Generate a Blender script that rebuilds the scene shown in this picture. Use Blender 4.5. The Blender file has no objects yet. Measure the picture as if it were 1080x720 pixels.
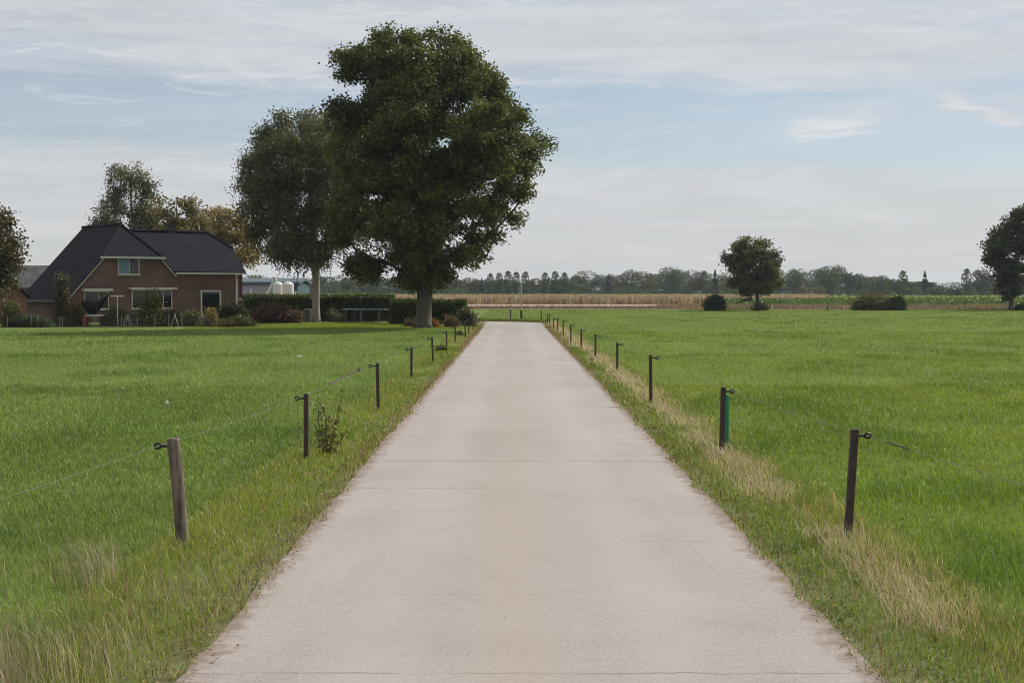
import bpy, bmesh, math, random
import numpy as np
from mathutils import Vector, Matrix

R = math.radians
SC = bpy.context.scene
COL = SC.collection
rng = np.random.default_rng(7)
random.seed(7)

# ------------------------------------------------------------------ camera
CAMZ = 2.0
PITCH = math.atan(53 / 1500)
cam_d = bpy.data.cameras.new('camera'); cam = bpy.data.objects.new('camera', cam_d); COL.objects.link(cam)
cam_d.sensor_width = 36; cam_d.lens = 50; cam_d.clip_start = 0.1; cam_d.clip_end = 6000
cam.location = (0, 0, CAMZ); cam.rotation_euler = (math.pi / 2 - PITCH, 0, 0)
SC.camera = cam

# ------------------------------------------------------------------ sky, sun, exposure
SUN_EL, SUN_AZ = R(40), R(39)          # azimuth measured from +X towards +Y
W = bpy.data.worlds.new('World'); SC.world = W; W.use_nodes = True


def build_world():
    nt = W.node_tree; N = nt.nodes; L = nt.links; N.clear()

    def m(op, a, b=None, c=None, clamp=False):
        n = N.new('ShaderNodeMath'); n.operation = op; n.use_clamp = clamp
        for i, x in enumerate((a, b, c)):
            if x is None: continue
            if hasattr(x, 'is_output'): L.new(x, n.inputs[i])
            else: n.inputs[i].default_value = x
        return n.outputs[0]
    out = N.new('ShaderNodeOutputWorld')
    sky = N.new('ShaderNodeTexSky'); sky.sky_type = 'NISHITA'; sky.sun_disc = False
    sky.sun_elevation = SUN_EL; sky.sun_rotation = math.pi / 2 - SUN_AZ
    sky.air_density = 1.0; sky.dust_density = 0.4; sky.ozone_density = 3.0
    bg = N.new('ShaderNodeBackground'); bg.inputs[1].default_value = 0.09
    L.new(sky.outputs[0], bg.inputs[0])
    tc = N.new('ShaderNodeTexCoord'); sp = N.new('ShaderNodeSeparateXYZ'); L.new(tc.outputs['Generated'], sp.inputs[0])
    x, y, z = sp.outputs
    az = m('ARCTAN2', x, y)
    el = m('ARCSINE', z)
    el = m('MAXIMUM', el, 0.0)

    def noise(sx, sy, det, rough, off=0.0, dist=0.0):
        cb = N.new('ShaderNodeCombineXYZ')
        L.new(m('ADD', m('MULTIPLY', az, sx), off), cb.inputs[0]); L.new(m('MULTIPLY', el, sy), cb.inputs[1]); cb.inputs[2].default_value = off
        n = N.new('ShaderNodeTexNoise'); n.inputs['Scale'].default_value = 1; n.inputs['Detail'].default_value = det
        n.inputs['Roughness'].default_value = rough; n.inputs['Distortion'].default_value = dist
        L.new(cb.outputs[0], n.inputs['Vector'])
        return n.outputs[0]

    big = noise(4.0, 26.0, 4, 0.55, 3.1, 0.3)
    mid = noise(9.0, 60.0, 6, 0.6, 7.7, 0.5)
    streak = noise(5.0, 150.0, 5, 0.6, 1.3, 0.8)
    # warp so that the banks of cloud get soft, uneven rims
    wob = m('MULTIPLY', m('SUBTRACT', mid, 0.5), 0.030)
    wobx = m('MULTIPLY', m('SUBTRACT', big, 0.5), 0.12)
    ew = m('ADD', el, wob); aw = m('ADD', az, wobx)

    def blob(u, v, ru, rv, pw=1.0, slope=0.0):
        a0 = math.atan((u - 540) / 1500); e0 = (307 - v) / 1500
        dx = m('DIVIDE', m('SUBTRACT', aw, a0), ru / 1500)
        e1 = m('SUBTRACT', ew, e0)
        if slope: e1 = m('SUBTRACT', e1, m('MULTIPLY', m('SUBTRACT', aw, a0), slope))
        dy = m('DIVIDE', e1, rv / 1500)
        r2 = m('ADD', m('MULTIPLY', dx, dx), m('MULTIPLY', dy, dy))
        return m('MULTIPLY', m('POWER', 2.718, m('MULTIPLY', r2, -1.0)), pw)

    def total(bl):
        t = None
        for b in bl: t = b if t is None else m('ADD', t, b)
        return t
    gaps = total([blob(90, 128, 330, 32, 1.05), blob(620, 126, 230, 30, 1.0), blob(660, 152, 280, 16, 0.40),
                  blob(1010, 160, 240, 28, 0.55), blob(830, 172, 260, 14, 0.45), blob(20, 60, 120, 18, 0.25),
                  blob(1060, 110, 90, 14, 0.25), blob(640, 2, 160, 12, 0.3)])
    lit = total([blob(870, 140, 34, 9, 1.0), blob(1005, 128, 48, 5, 0.8, -0.30), blob(150, 128, 150, 7, 0.35, 0.06),
                 blob(790, 157, 50, 5, 0.3, 0.2), blob(300, 120, 200, 10, 0.25)])
    cover = m('ADD', 0.93, m('MULTIPLY', m('SUBTRACT', big, 0.5), 0.75))
    cover = m('ADD', cover, m('MULTIPLY', m('SUBTRACT', streak, 0.5), 0.45))
    cover = m('SUBTRACT', cover, gaps)
    cover = m('ADD', cover, lit)
    cover = m('ADD', cover, m('MULTIPLY', m('SUBTRACT', mid, 0.5), 0.25))
    cover = m('MINIMUM', m('MAXIMUM', cover, 0.40), 0.97)
    # cloud brightness: thicker grey bellies, thin bright veils
    br = m('ADD', 0.93, m('MULTIPLY', m('SUBTRACT', mid, 0.5), 0.34))
    br = m('ADD', br, m('MULTIPLY', m('SUBTRACT', streak, 0.5), 0.06))
    br = m('ADD', br, m('MULTIPLY', lit, 0.16))
    wisp = noise(14.0, 85.0, 7, 0.68, 11.3, 1.6)
    wm = N.new('ShaderNodeMapRange'); L.new(wisp, wm.inputs[0]); wm.inputs[1].default_value = 0.52; wm.inputs[2].default_value = 0.72; wm.inputs[3].default_value = 0.0; wm.inputs[4].default_value = 0.38
    cover = m('MINIMUM', m('ADD', cover, wm.outputs[0]), 0.97)
    br = m('ADD', br, m('MULTIPLY', wm.outputs[0], 0.14))
    cl = N.new('ShaderNodeMix'); cl.data_type = 'RGBA'
    e01 = N.new('ShaderNodeMapRange'); e01.inputs[1].default_value = 0.0; e01.inputs[2].default_value = 0.14
    L.new(el, e01.inputs[0]); L.new(e01.outputs[0], cl.inputs[0])
    cl.inputs[6].default_value = (0.67, 0.676, 0.682, 1); cl.inputs[7].default_value = (0.68, 0.70, 0.735, 1)
    bg2 = N.new('ShaderNodeBackground'); L.new(cl.outputs[2], bg2.inputs[0]); L.new(br, bg2.inputs[1])
    mx = N.new('ShaderNodeMixShader'); L.new(cover, mx.inputs[0]); L.new(bg.outputs[0], mx.inputs[1]); L.new(bg2.outputs[0], mx.inputs[2])
    L.new(mx.outputs[0], out.inputs[0])


build_world()
sun_d = bpy.data.lights.new('sun', 'SUN'); sun = bpy.data.objects.new('sun', sun_d); COL.objects.link(sun)
sun_d.energy = 4.8; sun_d.angle = R(1.5); sun_d.color = (1.0, 0.945, 0.865)
sdir = Vector((math.cos(SUN_EL) * math.cos(SUN_AZ), math.cos(SUN_EL) * math.sin(SUN_AZ), math.sin(SUN_EL)))
sun.rotation_euler = sdir.to_track_quat('Z', 'Y').to_euler()
vs = SC.view_settings; vs.view_transform = 'Standard'; vs.look = 'None'; vs.gamma = 1; vs.use_curve_mapping = False
vs.exposure = 0.0
SC.cycles.max_bounces = 6; SC.cycles.transmission_bounces = 4; SC.cycles.diffuse_bounces = 3; SC.cycles.volume_bounces = 0
SC.cycles.pixel_filter_type = 'BLACKMAN_HARRIS'; SC.cycles.filter_width = 1.05
SC.cycles.use_denoising = True; SC.cycles.denoiser = 'OPENIMAGEDENOISE'; SC.cycles.denoising_prefilter = 'ACCURATE'; SC.cycles.denoising_input_passes = 'RGB_ALBEDO_NORMAL'


# ------------------------------------------------------------------ helpers
def ray(u, v):
    cx = (u - 540) / 1500; cy = -(v - 360) / 1500
    return np.array([cx, math.cos(PITCH) + cy * math.sin(PITCH), -math.sin(PITCH) + cy * math.cos(PITCH)])


def at(u, v, Y):
    d = ray(u, v); return np.array([0, 0, CAMZ]) + d * (Y / d[1])


def gnd(u, v):
    d = ray(u, v); return np.array([0, 0, CAMZ]) + d * (-CAMZ / d[2])


def vnoise(x, y, seed=0):
    xi = np.floor(x).astype(np.int64); yi = np.floor(y).astype(np.int64); fx = x - xi; fy = y - yi
    fx = fx * fx * (3 - 2 * fx); fy = fy * fy * (3 - 2 * fy)

    def h(a, b):
        n = (a * 374761393 + b * 668265263 + seed * 974711) & 0x7fffffff
        n = ((n ^ (n >> 13)) * 1274126177) & 0x7fffffff
        n = n ^ (n >> 16)
        return (n & 0xffff) / 65535.0
    return (h(xi, yi) * (1 - fx) + h(xi + 1, yi) * fx) * (1 - fy) + (h(xi, yi + 1) * (1 - fx) + h(xi + 1, yi + 1) * fx) * fy


def fbm(x, y, seed=0, o=3):
    t = 0; a = .5; s = 0
    for i in range(o):
        t = t + a * vnoise(x * 2 ** i, y * 2 ** i, seed + i * 17); s += a; a *= .5
    return t / s


def vnoise3(p, seed=0):
    return (vnoise(p[:, 0] + 13.7 * p[:, 2], p[:, 1] - 7.3 * p[:, 2], seed) + vnoise(p[:, 1] + 31.1, p[:, 2] + p[:, 0] * .3, seed + 5) + vnoise(p[:, 2] - 9.7, p[:, 0] + 3.3, seed + 9)) / 3


def tag(o, label=None, cat=None, group=None, kind=None):
    if label: o['label'] = label
    if cat: o['category'] = cat
    if group: o['group'] = group
    if kind: o['kind'] = kind
    return o


def link(name, me, parent=None):
    o = bpy.data.objects.new(name, me); COL.objects.link(o)
    if parent: o.parent = parent
    return o


def empty(name, loc=(0, 0, 0), rz=0.0):
    o = bpy.data.objects.new(name, None); COL.objects.link(o); o.location = loc; o.rotation_euler = (0, 0, rz)
    o.empty_display_size = .2
    return o


def npmesh(name, verts, polys, mat, col=None, parent=None, smooth=False, uv=None):
    """verts (n,3); polys: int array (m,k); one object"""
    me = bpy.data.meshes.new(name)
    verts = np.asarray(verts, np.float32); polys = np.asarray(polys, np.int32)
    k = polys.shape[1]
    me.vertices.add(len(verts)); me.vertices.foreach_set('co', verts.ravel())
    me.loops.add(polys.size); me.loops.foreach_set('vertex_index', polys.ravel())
    me.polygons.add(len(polys)); me.polygons.foreach_set('loop_start', np.arange(0, polys.size, k, dtype=np.int32))
    if smooth: me.polygons.foreach_set('use_smooth', np.ones(len(polys), bool))
    me.update(calc_edges=True)
    if col is not None:
        a = me.attributes.new('col', 'FLOAT_COLOR', 'POINT')
        c = np.ones((len(verts), 4), np.float32); c[:, :3] = col
        a.data.foreach_set('color', c.ravel())
    me.materials.append(mat)
    return link(name, me, parent)


class MB:
    """collects boxes, tubes, prisms into one mesh"""
    def __init__(s): s.v = []; s.f = []; s.m = []; s.mi = 0

    def add(s, vs, fs):
        b = len(s.v); s.v += [tuple(map(float, q)) for q in vs]
        for f in fs: s.f.append([b + i for i in f]); s.m.append(s.mi)

    def box(s, x0, x1, y0, y1, z0, z1, M=None):
        vs = [(x, y, z) for z in (z0, z1) for y in (y0, y1) for x in (x0, x1)]
        if M is not None: vs = [M @ Vector(q) for q in vs]
        s.add(vs, [(0, 2, 3, 1), (4, 5, 7, 6), (0, 1, 5, 4), (2, 6, 7, 3), (0, 4, 6, 2), (1, 3, 7, 5)])

    def tube(s, pts, rad, n=8, cap=True):
        pts = [Vector(q) for q in pts]; rads = rad if hasattr(rad, '__len__') else [rad] * len(pts)
        vs = []; fs = []
        up = Vector((0.13, 0.31, 1)).normalized()
        for i, q in enumerate(pts):
            t = (pts[min(i + 1, len(pts) - 1)] - pts[max(i - 1, 0)]).normalized()
            a = t.cross(up)
            if a.length < .15: a = t.cross(Vector((1, 0, 0)))
            a.normalize(); b = t.cross(a)
            for k in range(n):
                w = 2 * math.pi * k / n
                vs.append(q + (a * math.cos(w) + b * math.sin(w)) * rads[i])
        for i in range(len(pts) - 1):
            for k in range(n):
                fs.append((i * n + k, i * n + (k + 1) % n, (i + 1) * n + (k + 1) % n, (i + 1) * n + k))
        if cap:
            fs.append(tuple(range(n))[::-1]); fs.append(tuple(range((len(pts) - 1) * n, len(pts) * n)))
        s.add(vs, fs)

    def build(s, name, mats, parent=None, smooth=False, bevel=0):
        me = bpy.data.meshes.new(name); me.from_pydata(s.v, [], s.f)
        for mm in (mats if isinstance(mats, (list, tuple)) else [mats]): me.materials.append(mm)
        me.polygons.foreach_set('material_index', s.m)
        if smooth: me.polygons.foreach_set('use_smooth', [True] * len(s.f))
        bm = bmesh.new(); bm.from_mesh(me)
        bmesh.ops.recalc_face_normals(bm, faces=bm.faces)
        if bevel: bmesh.ops.bevel(bm, geom=bm.edges[:], offset=bevel, segments=1, affect='EDGES')
        bm.to_mesh(me); bm.free(); me.update()
        return link(name, me, parent)


# ------------------------------------------------------------------ materials
def newmat(name):
    mt = bpy.data.materials.new(name); mt.use_nodes = True
    nt = mt.node_tree; nt.nodes.clear()
    out = nt.nodes.new('ShaderNodeOutputMaterial')
    return mt, nt, nt.nodes, nt.links, out


def noise_n(N, L, vec, scale, det=4, rough=.55, dist=0):
    n = N.new('ShaderNodeTexNoise'); n.inputs['Scale'].default_value = scale; n.inputs['Detail'].default_value = det
    n.inputs['Roughness'].default_value = rough; n.inputs['Distortion'].default_value = dist
    if vec is not None: L.new(vec, n.inputs['Vector'])
    return n.outputs[0]


def ramp(N, L, fac, stops):
    r = N.new('ShaderNodeValToRGB'); e = r.color_ramp.elements
    while len(e) < len(stops): e.new(.5)
    for i, (p, c) in enumerate(stops): e[i].position = p; e[i].color = (*c, 1)
    L.new(fac, r.inputs[0]); return r.outputs[0]


def mapping(N, L, vec, sc):
    mp = N.new('ShaderNodeMapping'); mp.inputs['Scale'].default_value = sc; L.new(vec, mp.inputs[0]); return mp.outputs[0]


def mixc(N, L, fac, a, b, mode='MIX'):
    mx = N.new('ShaderNodeMix'); mx.data_type = 'RGBA'; mx.blend_type = mode
    for i, q in ((0, fac), (6, a), (7, b)):
        if hasattr(q, 'is_output'): L.new(q, mx.inputs[i])
        elif i == 0: mx.inputs[0].default_value = q
        else: mx.inputs[i].default_value = (*q, 1)
    return mx.outputs[2]


def bump(N, L, h, st, dist):
    b = N.new('ShaderNodeBump'); b.inputs['Strength'].default_value = st; b.inputs['Distance'].default_value = dist
    L.new(h, b.inputs['Height']); return b.outputs[0]


def simple(name, c, rough=.7, var=.25, scale=6, metal=0, bmp=0.0, spec=.4, coord='Object'):
    mt, nt, N, L, out = newmat(name)
    p = N.new('ShaderNodeBsdfPrincipled'); L.new(p.outputs[0], out.inputs[0])
    tc = N.new('ShaderNodeTexCoord').outputs[coord]
    n = noise_n(N, L, tc, scale, 5, .6)
    cc = ramp(N, L, n, [(.25, tuple(q * (1 - var) for q in c)), (.75, tuple(min(1, q * (1 + var)) for q in c))])
    L.new(cc, p.inputs['Base Color']); p.inputs['Roughness'].default_value = rough; p.inputs['Metallic'].default_value = metal
    p.inputs['Specular IOR Level'].default_value = spec
    if bmp: L.new(bump(N, L, n, bmp, .02), p.inputs['Normal'])
    return mt


def leafmat(name, trans=.4, gloss=.05, tint=(1.15, 1.15, .6)):
    mt, nt, N, L, out = newmat(name)
    a = N.new('ShaderNodeAttribute'); a.attribute_name = 'col'
    d = N.new('ShaderNodeBsdfDiffuse'); L.new(a.outputs['Color'], d.inputs[0])
    t = N.new('ShaderNodeBsdfTranslucent'); L.new(mixc(N, L, 1.0, a.outputs['Color'], tint, 'MULTIPLY'), t.inputs[0])
    m1 = N.new('ShaderNodeMixShader'); m1.inputs[0].default_value = trans; L.new(d.outputs[0], m1.inputs[1]); L.new(t.outputs[0], m1.inputs[2])
    g = N.new('ShaderNodeBsdfGlossy'); g.inputs[0].default_value = (.8, .8, .8, 1); g.inputs['Roughness'].default_value = .45
    m2 = N.new('ShaderNodeMixShader'); m2.inputs[0].default_value = gloss; L.new(m1.outputs[0], m2.inputs[1]); L.new(g.outputs[0], m2.inputs[2])
    L.new(m2.outputs[0], out.inputs[0])
    return mt


M_LEAF = leafmat('foliage', .38, .03)
M_GRASS = leafmat('grass_blades', .42, .025, (1.1, 1.15, .6))
M_WEED = leafmat('weed_leaves', .42, .0, (1.1, 1.15, .6))
M_DRY = leafmat('dry_stalks', .3, .02, (1.1, 1.05, .9))
M_BARK = simple('bark', (.085, .075, .06), .9, .45, 5, bmp=.8)
M_BARK_PALE = simple('pale_birch_bark', (.25, .21, .18), .8, .5, 3, bmp=.5)


def ground_mat():
    mt, nt, N, L, out = newmat('pasture_soil')
    p = N.new('ShaderNodeBsdfPrincipled'); p.inputs['Roughness'].default_value = .95; p.inputs['Specular IOR Level'].default_value = .1
    L.new(p.outputs[0], out.inputs[0])
    g = N.new('ShaderNodeNewGeometry').outputs['Position']
    a = noise_n(N, L, mapping(N, L, g, (.08, .25, 1)), 1, 6, .6)
    b = noise_n(N, L, mapping(N, L, g, (3, 9, 1)), 1, 4, .7)
    c = ramp(N, L, a, [(.3, (.115, .155, .026)), (.5, (.135, .175, .032)), (.7, (.155, .195, .042))])
    c2 = mixc(N, L, .5, c, ramp(N, L, b, [(.3, (.03, .06, .012)), (.7, (.11, .19, .045))]))
    L.new(c2, p.inputs['Base Color'])
    L.new(bump(N, L, b, .6, .05), p.inputs['Normal'])
    return mt


M_GROUND = ground_mat()
M_VERGE = simple('verge_soil', (.11, .12, .045), .95, .5, 3, bmp=.5)
M_LAWN = simple('mown_lawn', (.12, .18, .035), .95, .25, .8, bmp=.2)
M_STUBBLE = simple('stubble_field', (.36, .285, .215), .95, .2, .4)
M_BROWN = simple('bare_brown_soil', (.16, .115, .07), .95, .4, .5)


def road_mat():
    mt, nt, N, L, out = newmat('old_concrete')
    p = N.new('ShaderNodeBsdfPrincipled'); p.inputs['Roughness'].default_value = .88; p.inputs['Specular IOR Level'].default_value = .25
    L.new(p.outputs[0], out.inputs[0])
    g = N.new('ShaderNodeNewGeometry').outputs['Position']
    sp = N.new('ShaderNodeSeparateXYZ'); L.new(g, sp.inputs[0]); X, Y = sp.outputs[0], sp.outputs[1]

    def m(op, a, b=None, clamp=False):
        n = N.new('ShaderNodeMath'); n.operation = op; n.use_clamp = clamp
        for i, x in enumerate((a, b)):
            if x is None: continue
            if hasattr(x, 'is_output'): L.new(x, n.inputs[i])
            else: n.inputs[i].default_value = x
        return n.outputs[0]
    big = noise_n(N, L, mapping(N, L, g, (.9, .22, 1)), 1, 5, .6)
    base = ramp(N, L, big, [(.28, (.255, .226, .206)), (.5, (.315, .282, .260)), (.72, (.345, .318, .300))])
    # transverse broom marks and grain
    br = noise_n(N, L, mapping(N, L, g, (1.2, 26, 1)), 1, 5, .65)
    base = mixc(N, L, .30, base, ramp(N, L, br, [(.3, (.20, .18, .165)), (.55, (.315, .286, .265)), (.8, (.38, .352, .333))]))
    gr = noise_n(N, L, g, 60, 4, .7)
    g2 = noise_n(N, L, g, 22, 3, .6)
    base = mixc(N, L, .22, base, ramp(N, L, g2, [(.34, (.17, .152, .14)), (.5, (.31, .28, .258)), (.66, (.43, .40, .38))]))
    base = mixc(N, L, .52, base, ramp(N, L, gr, [(.32, (.13, .115, .105)), (.5, (.305, .275, .254)), (.72, (.48, .448, .424))]))
    pa = noise_n(N, L, mapping(N, L, g, (.55, .30, 1)), 1, 7, .68, .6)
    base = mixc(N, L, .30, base, ramp(N, L, pa, [(.36, (.235, .21, .192)), (.5, (.318, .285, .262)), (.64, (.375, .348, .328))]))
    trk = m('ABSOLUTE', m('SUBTRACT', m('ABSOLUTE', m('SUBTRACT', X, m('ADD', .08, m('MULTIPLY', m('SUBTRACT', pa, .5), .5)))), .82))
    tm = N.new('ShaderNodeMapRange'); tm.interpolation_type = 'SMOOTHSTEP'; L.new(trk, tm.inputs[0]); tm.inputs[1].default_value = .05; tm.inputs[2].default_value = .42; tm.inputs[3].default_value = .30; tm.inputs[4].default_value = 0
    base = mixc(N, L, tm.outputs[0], base, (.36, .338, .325))
    # warm worn centre, cooler right wheel track
    ctr = N.new('ShaderNodeMapRange'); ctr.interpolation_type = 'SMOOTHSTEP'
    L.new(m('ABSOLUTE', m('SUBTRACT', X, m('MULTIPLY', m('SUBTRACT', big, .5), .8))), ctr.inputs[0])
    ctr.inputs[1].default_value = .6; ctr.inputs[2].default_value = .05; ctr.inputs[3].default_value = 0; ctr.inputs[4].default_value = .35
    base = mixc(N, L, ctr.outputs[0], base, (.315, .262, .22))
    wob = noise_n(N, L, mapping(N, L, g, (2.5, .2, 1)), 1, 6, .7)
    joint = None

    def add(q):
        nonlocal joint
        joint = q if joint is None else m('MAXIMUM', joint, q)

    def line(y0, x0, x1, wd, st):
        d = m('ABSOLUTE', m('SUBTRACT', Y, m('ADD', m('MULTIPLY', m('SUBTRACT', wob, .5), .12), y0)))
        mr = N.new('ShaderNodeMapRange'); L.new(d, mr.inputs[0]); mr.inputs[1].default_value = wd * .3; mr.inputs[2].default_value = wd; mr.inputs[3].default_value = st; mr.inputs[4].default_value = 0
        q = mr.outputs[0]
        q = m('MULTIPLY', q, m('GREATER_THAN', X, x0)); q = m('MULTIPLY', q, m('LESS_THAN', X, x1))
        add(q)
    for y0, x0, x1, wd, st in [(7.28, -3, 3, .016, .75), (11.15, .75, 3, .02, .55), (14.2, -3, -.15, .028, .6), (16.45, -3, 3, .034, .7),
                               (9.2, -1.2, .3, .012, .35), (9.9, .9, 3, .012, .35), (21.5, -3, 3, .05, .4), (26.6, -3, 3, .06, .35), (32, -3, 3, .07, .3), (18.4, .9, 3, .03, .5), (18.9, 1.2, 3, .03, .4), (12.7, -1.5, .2, .015, .3), (38, -3, 3, .08, .25)]:
        line(y0, x0, x1, wd, st)
    # a long hairline crack on the right
    d = m('ABSOLUTE', m('SUBTRACT', X, m('ADD', m('MULTIPLY', Y, -.052), m('ADD', 1.94, m('MULTIPLY', m('SUBTRACT', wob, .5), .25)))))
    mr = N.new('ShaderNodeMapRange'); L.new(d, mr.inputs[0]); mr.inputs[1].default_value = .003; mr.inputs[2].default_value = .012; mr.inputs[3].default_value = .14; mr.inputs[4].default_value = 0
    add(m('MULTIPLY', m('MULTIPLY', mr.outputs[0], m('GREATER_THAN', Y, 8.0)), m('LESS_THAN', Y, 22.0)))
    brk = noise_n(N, L, mapping(N, L, g, (1.6, 1.6, 1)), 1, 4, .7)
    mrb = N.new('ShaderNodeMapRange'); L.new(brk, mrb.inputs[0]); mrb.inputs[1].default_value = .38; mrb.inputs[2].default_value = .55; mrb.inputs[3].default_value = .25; mrb.inputs[4].default_value = 1
    joint = m('MULTIPLY', m('MULTIPLY', joint, mrb.outputs[0]), .85)
    base = mixc(N, L, joint, base, (.13, .105, .09))
    # small dark spots and tyre scuffs
    vo = N.new('ShaderNodeTexVoronoi'); vo.inputs['Scale'].default_value = 3.6; L.new(g, vo.inputs['Vector'])
    th = noise_n(N, L, g, .9, 2)
    spot = m('LESS_THAN', vo.outputs['Distance'], m('MULTIPLY', m('SUBTRACT', th, .40), .15))
    base = mixc(N, L, m('MULTIPLY', spot, .6), base, (.15, .12, .10))
    sc_ = noise_n(N, L, mapping(N, L, g, (1.5, 14, 1)), 1, 3, .5)
    mrs = N.new('ShaderNodeMapRange'); L.new(sc_, mrs.inputs[0]); mrs.inputs[1].default_value = .68; mrs.inputs[2].default_value = .8; mrs.inputs[3].default_value = 0; mrs.inputs[4].default_value = .45
    base = mixc(N, L, mrs.outputs[0], base, (.25, .21, .19))
    # soil washed onto the edges
    ed = N.new('ShaderNodeMapRange'); ed.interpolation_type = 'SMOOTHSTEP'
    en = noise_n(N, L, g, 5, 5, .7)
    L.new(m('ADD', m('ABSOLUTE', m('SUBTRACT', X, .095)), m('MULTIPLY', m('SUBTRACT', en, .5), .55)), ed.inputs[0])
    ed.inputs[1].default_value = 1.60; ed.inputs[2].default_value = 1.82; ed.inputs[3].default_value = 0; ed.inputs[4].default_value = .9
    base = mixc(N, L, ed.outputs[0], base, (.185, .135, .10))
    L.new(base, p.inputs['Base Color'])
    L.new(bump(N, L, gr, .25, .006), p.inputs['Normal'])
    return mt


M_ROAD = road_mat()

# ------------------------------------------------------------------ ground, road and fields
RL, RR = -1.695, 1.888


def sheet(name, pts, z, mat, thick=None):
    b = MB(); n = len(pts)
    if thick is None:
        b.add([(x, y, z) for x, y in pts], [tuple(range(n))])
    else:
        b.add([(x, y, z) for x, y in pts] + [(x, y, z - thick) for x, y in pts], [tuple(range(n)), tuple(range(n, 2 * n))[::-1]] + [(i, (i + 1) % n, n + (i + 1) % n, n + i) for i in range(n)])
    return tag(b.build(name, mat), kind='structure')


sheet('ground', [(-1700, -30), (1700, -30), (1700, 1900), (-1700, 1900)], 0, M_GROUND)


def road():
    cx = [(.0965, y) for y in np.arange(-20, 86.1, .3)]
    # bend to the left behind the hedge
    Rm = 6.6
    for a in np.linspace(0, R(84), 14)[1:]:
        cx.append((.0965 - Rm + Rm * math.cos(a), 86.0 + Rm * math.sin(a)))
    cx += [(-8.4, 93.6), (-11, 95.8), (-15, 100), (-22, 104), (-40, 110), (-90, 120)]
    pl = []; pr = []
    hw = (RR - RL) / 2
    for i, (x, y) in enumerate(cx):
        a = cx[max(i - 1, 0)]; b = cx[min(i + 1, len(cx) - 1)]
        t = Vector((b[0] - a[0], b[1] - a[1])).normalized(); n = Vector((-t.y, t.x))
        w1 = .05 * (fbm(np.array([y * 1.3 + x]), np.array([2.]), 3)[0] - .5) + .05 * (fbm(np.array([y * 4.1 + x]), np.array([4.]), 8)[0] - .5)
        w2 = .05 * (fbm(np.array([y * 1.3 + x]), np.array([9.]), 5)[0] - .5) + .04 * (fbm(np.array([y * 4.7 + x]), np.array([6.]), 9)[0] - .5)
        pl.append((x + n.x * (hw + w1), y + n.y * (hw + w1))); pr.append((x - n.x * (hw + w2), y - n.y * (hw + w2)))
    b = MB(); n = len(cx); z = .03
    b.add([(x, y, z) for x, y in pl] + [(x, y, z) for x, y in pr] + [(x, y, -.05) for x, y in pl] + [(x, y, -.05) for x, y in pr],
          [f for i in range(n - 1) for f in ((i, n + i, n + i + 1, i + 1), (i, i + 1, 2 * n + i + 1, 2 * n + i), (n + i, 3 * n + i, 3 * n + i + 1, n + i + 1))])
    return tag(b.build('road', M_ROAD), kind='structure')


road()


def strip(name, x0, x1, y0, y1, z, mat, wob=.25, step=1.0):
    ys = np.arange(y0, y1 + .01, step)
    l = [(x0 + wob * (fbm(np.array([q * .6]), np.array([1.]), 2)[0] - .5) * 2, q) for q in ys]
    r = [(x1 + wob * (fbm(np.array([q * .6]), np.array([6.]), 4)[0] - .5) * 2, q) for q in ys]
    return sheet(name, r + l[::-1], z, mat)


strip('verge', -2.45, RL + .5, -5, 86, .004, M_VERGE)
strip('verge', RR - .5, 2.75, -5, 92, .004, M_VERGE)
sheet('lawn', [(-17.5, 74.5), (-2.4, 75.5), (-2.5, 87), (-4.5, 90), (-8, 91.6), (-20, 93.5), (-24, 88), (-19, 80)], .006, M_LAWN)
sheet('stubble_strip', [(-70, 188), (24, 188), (38, 210), (-90, 210)], .008, M_STUBBLE)
sheet('soil_strip', [(-80, 158), (20, 158), (24, 184), (-70, 184)], .004, M_BROWN)
sheet('soil_strip', [(20, 150), (140, 150), (190, 192), (24, 192)], .005, M_BROWN)


# ------------------------------------------------------------------ grass
def blades(P, h, w, az, lean, col, tri=False):
    n = len(P)
    fa = rng.uniform(0, 2 * np.pi, n)
    sx = np.cos(fa) * w / 2; sy = np.sin(fa) * w / 2
    lx = np.cos(az) * lean * h; ly = np.sin(az) * lean * h
    b0 = P + np.c_[-sx, -sy, np.zeros(n)]; b1 = P + np.c_[sx, sy, np.zeros(n)]
    tip = P + np.c_[lx, ly, h * np.sqrt(np.clip(1 - (lean * .8) ** 2, .15, 1))]
    if tri:
        V = np.stack([b0, b1, tip], 1).reshape(-1, 3)
        F = np.arange(3 * n).reshape(n, 3)
        return V, F, np.repeat(col, 3, 0)
    md = P + np.c_[lx * .32, ly * .32, h * .58]
    m0 = md + np.c_[-sx, -sy, np.zeros(n)] * .85; m1 = md + np.c_[sx, sy, np.zeros(n)] * .85
    V = np.stack([b0, b1, m0, m1, tip], 1).reshape(-1, 3)
    i = (np.arange(n) * 5)[:, None]
    F = np.concatenate([i + [0, 1, 3], i + [0, 3, 2], i + [2, 3, 4]], 1).reshape(-1, 3)
    return V, F, np.repeat(col, 5, 0)


def merge(parts):
    Vs, Fs, Cs = [], [], []; o = 0
    for V, F, C in parts:
        Vs.append(V); Fs.append(F + o); Cs.append(C); o += len(V)
    return np.concatenate(Vs), np.concatenate(Fs), np.concatenate(Cs)


def lerp(a, b, t): return a + (b - a) * t[:, None]


LEFT_EDGE = -2.5


def rand_area(D0, D1, dens, side=0):
    hw = .375 * D1 + 4.5
    n = int((D1 - D0) * 2 * hw * dens)
    x = rng.uniform(-hw, hw, n); y = rng.uniform(D0, D1, n)
    k = np.abs(x) < .375 * y + 4.5
    return x[k], y[k]


def in_lawn(x, y):
    return (y > 74.5) & (x < -2.4)


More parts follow.
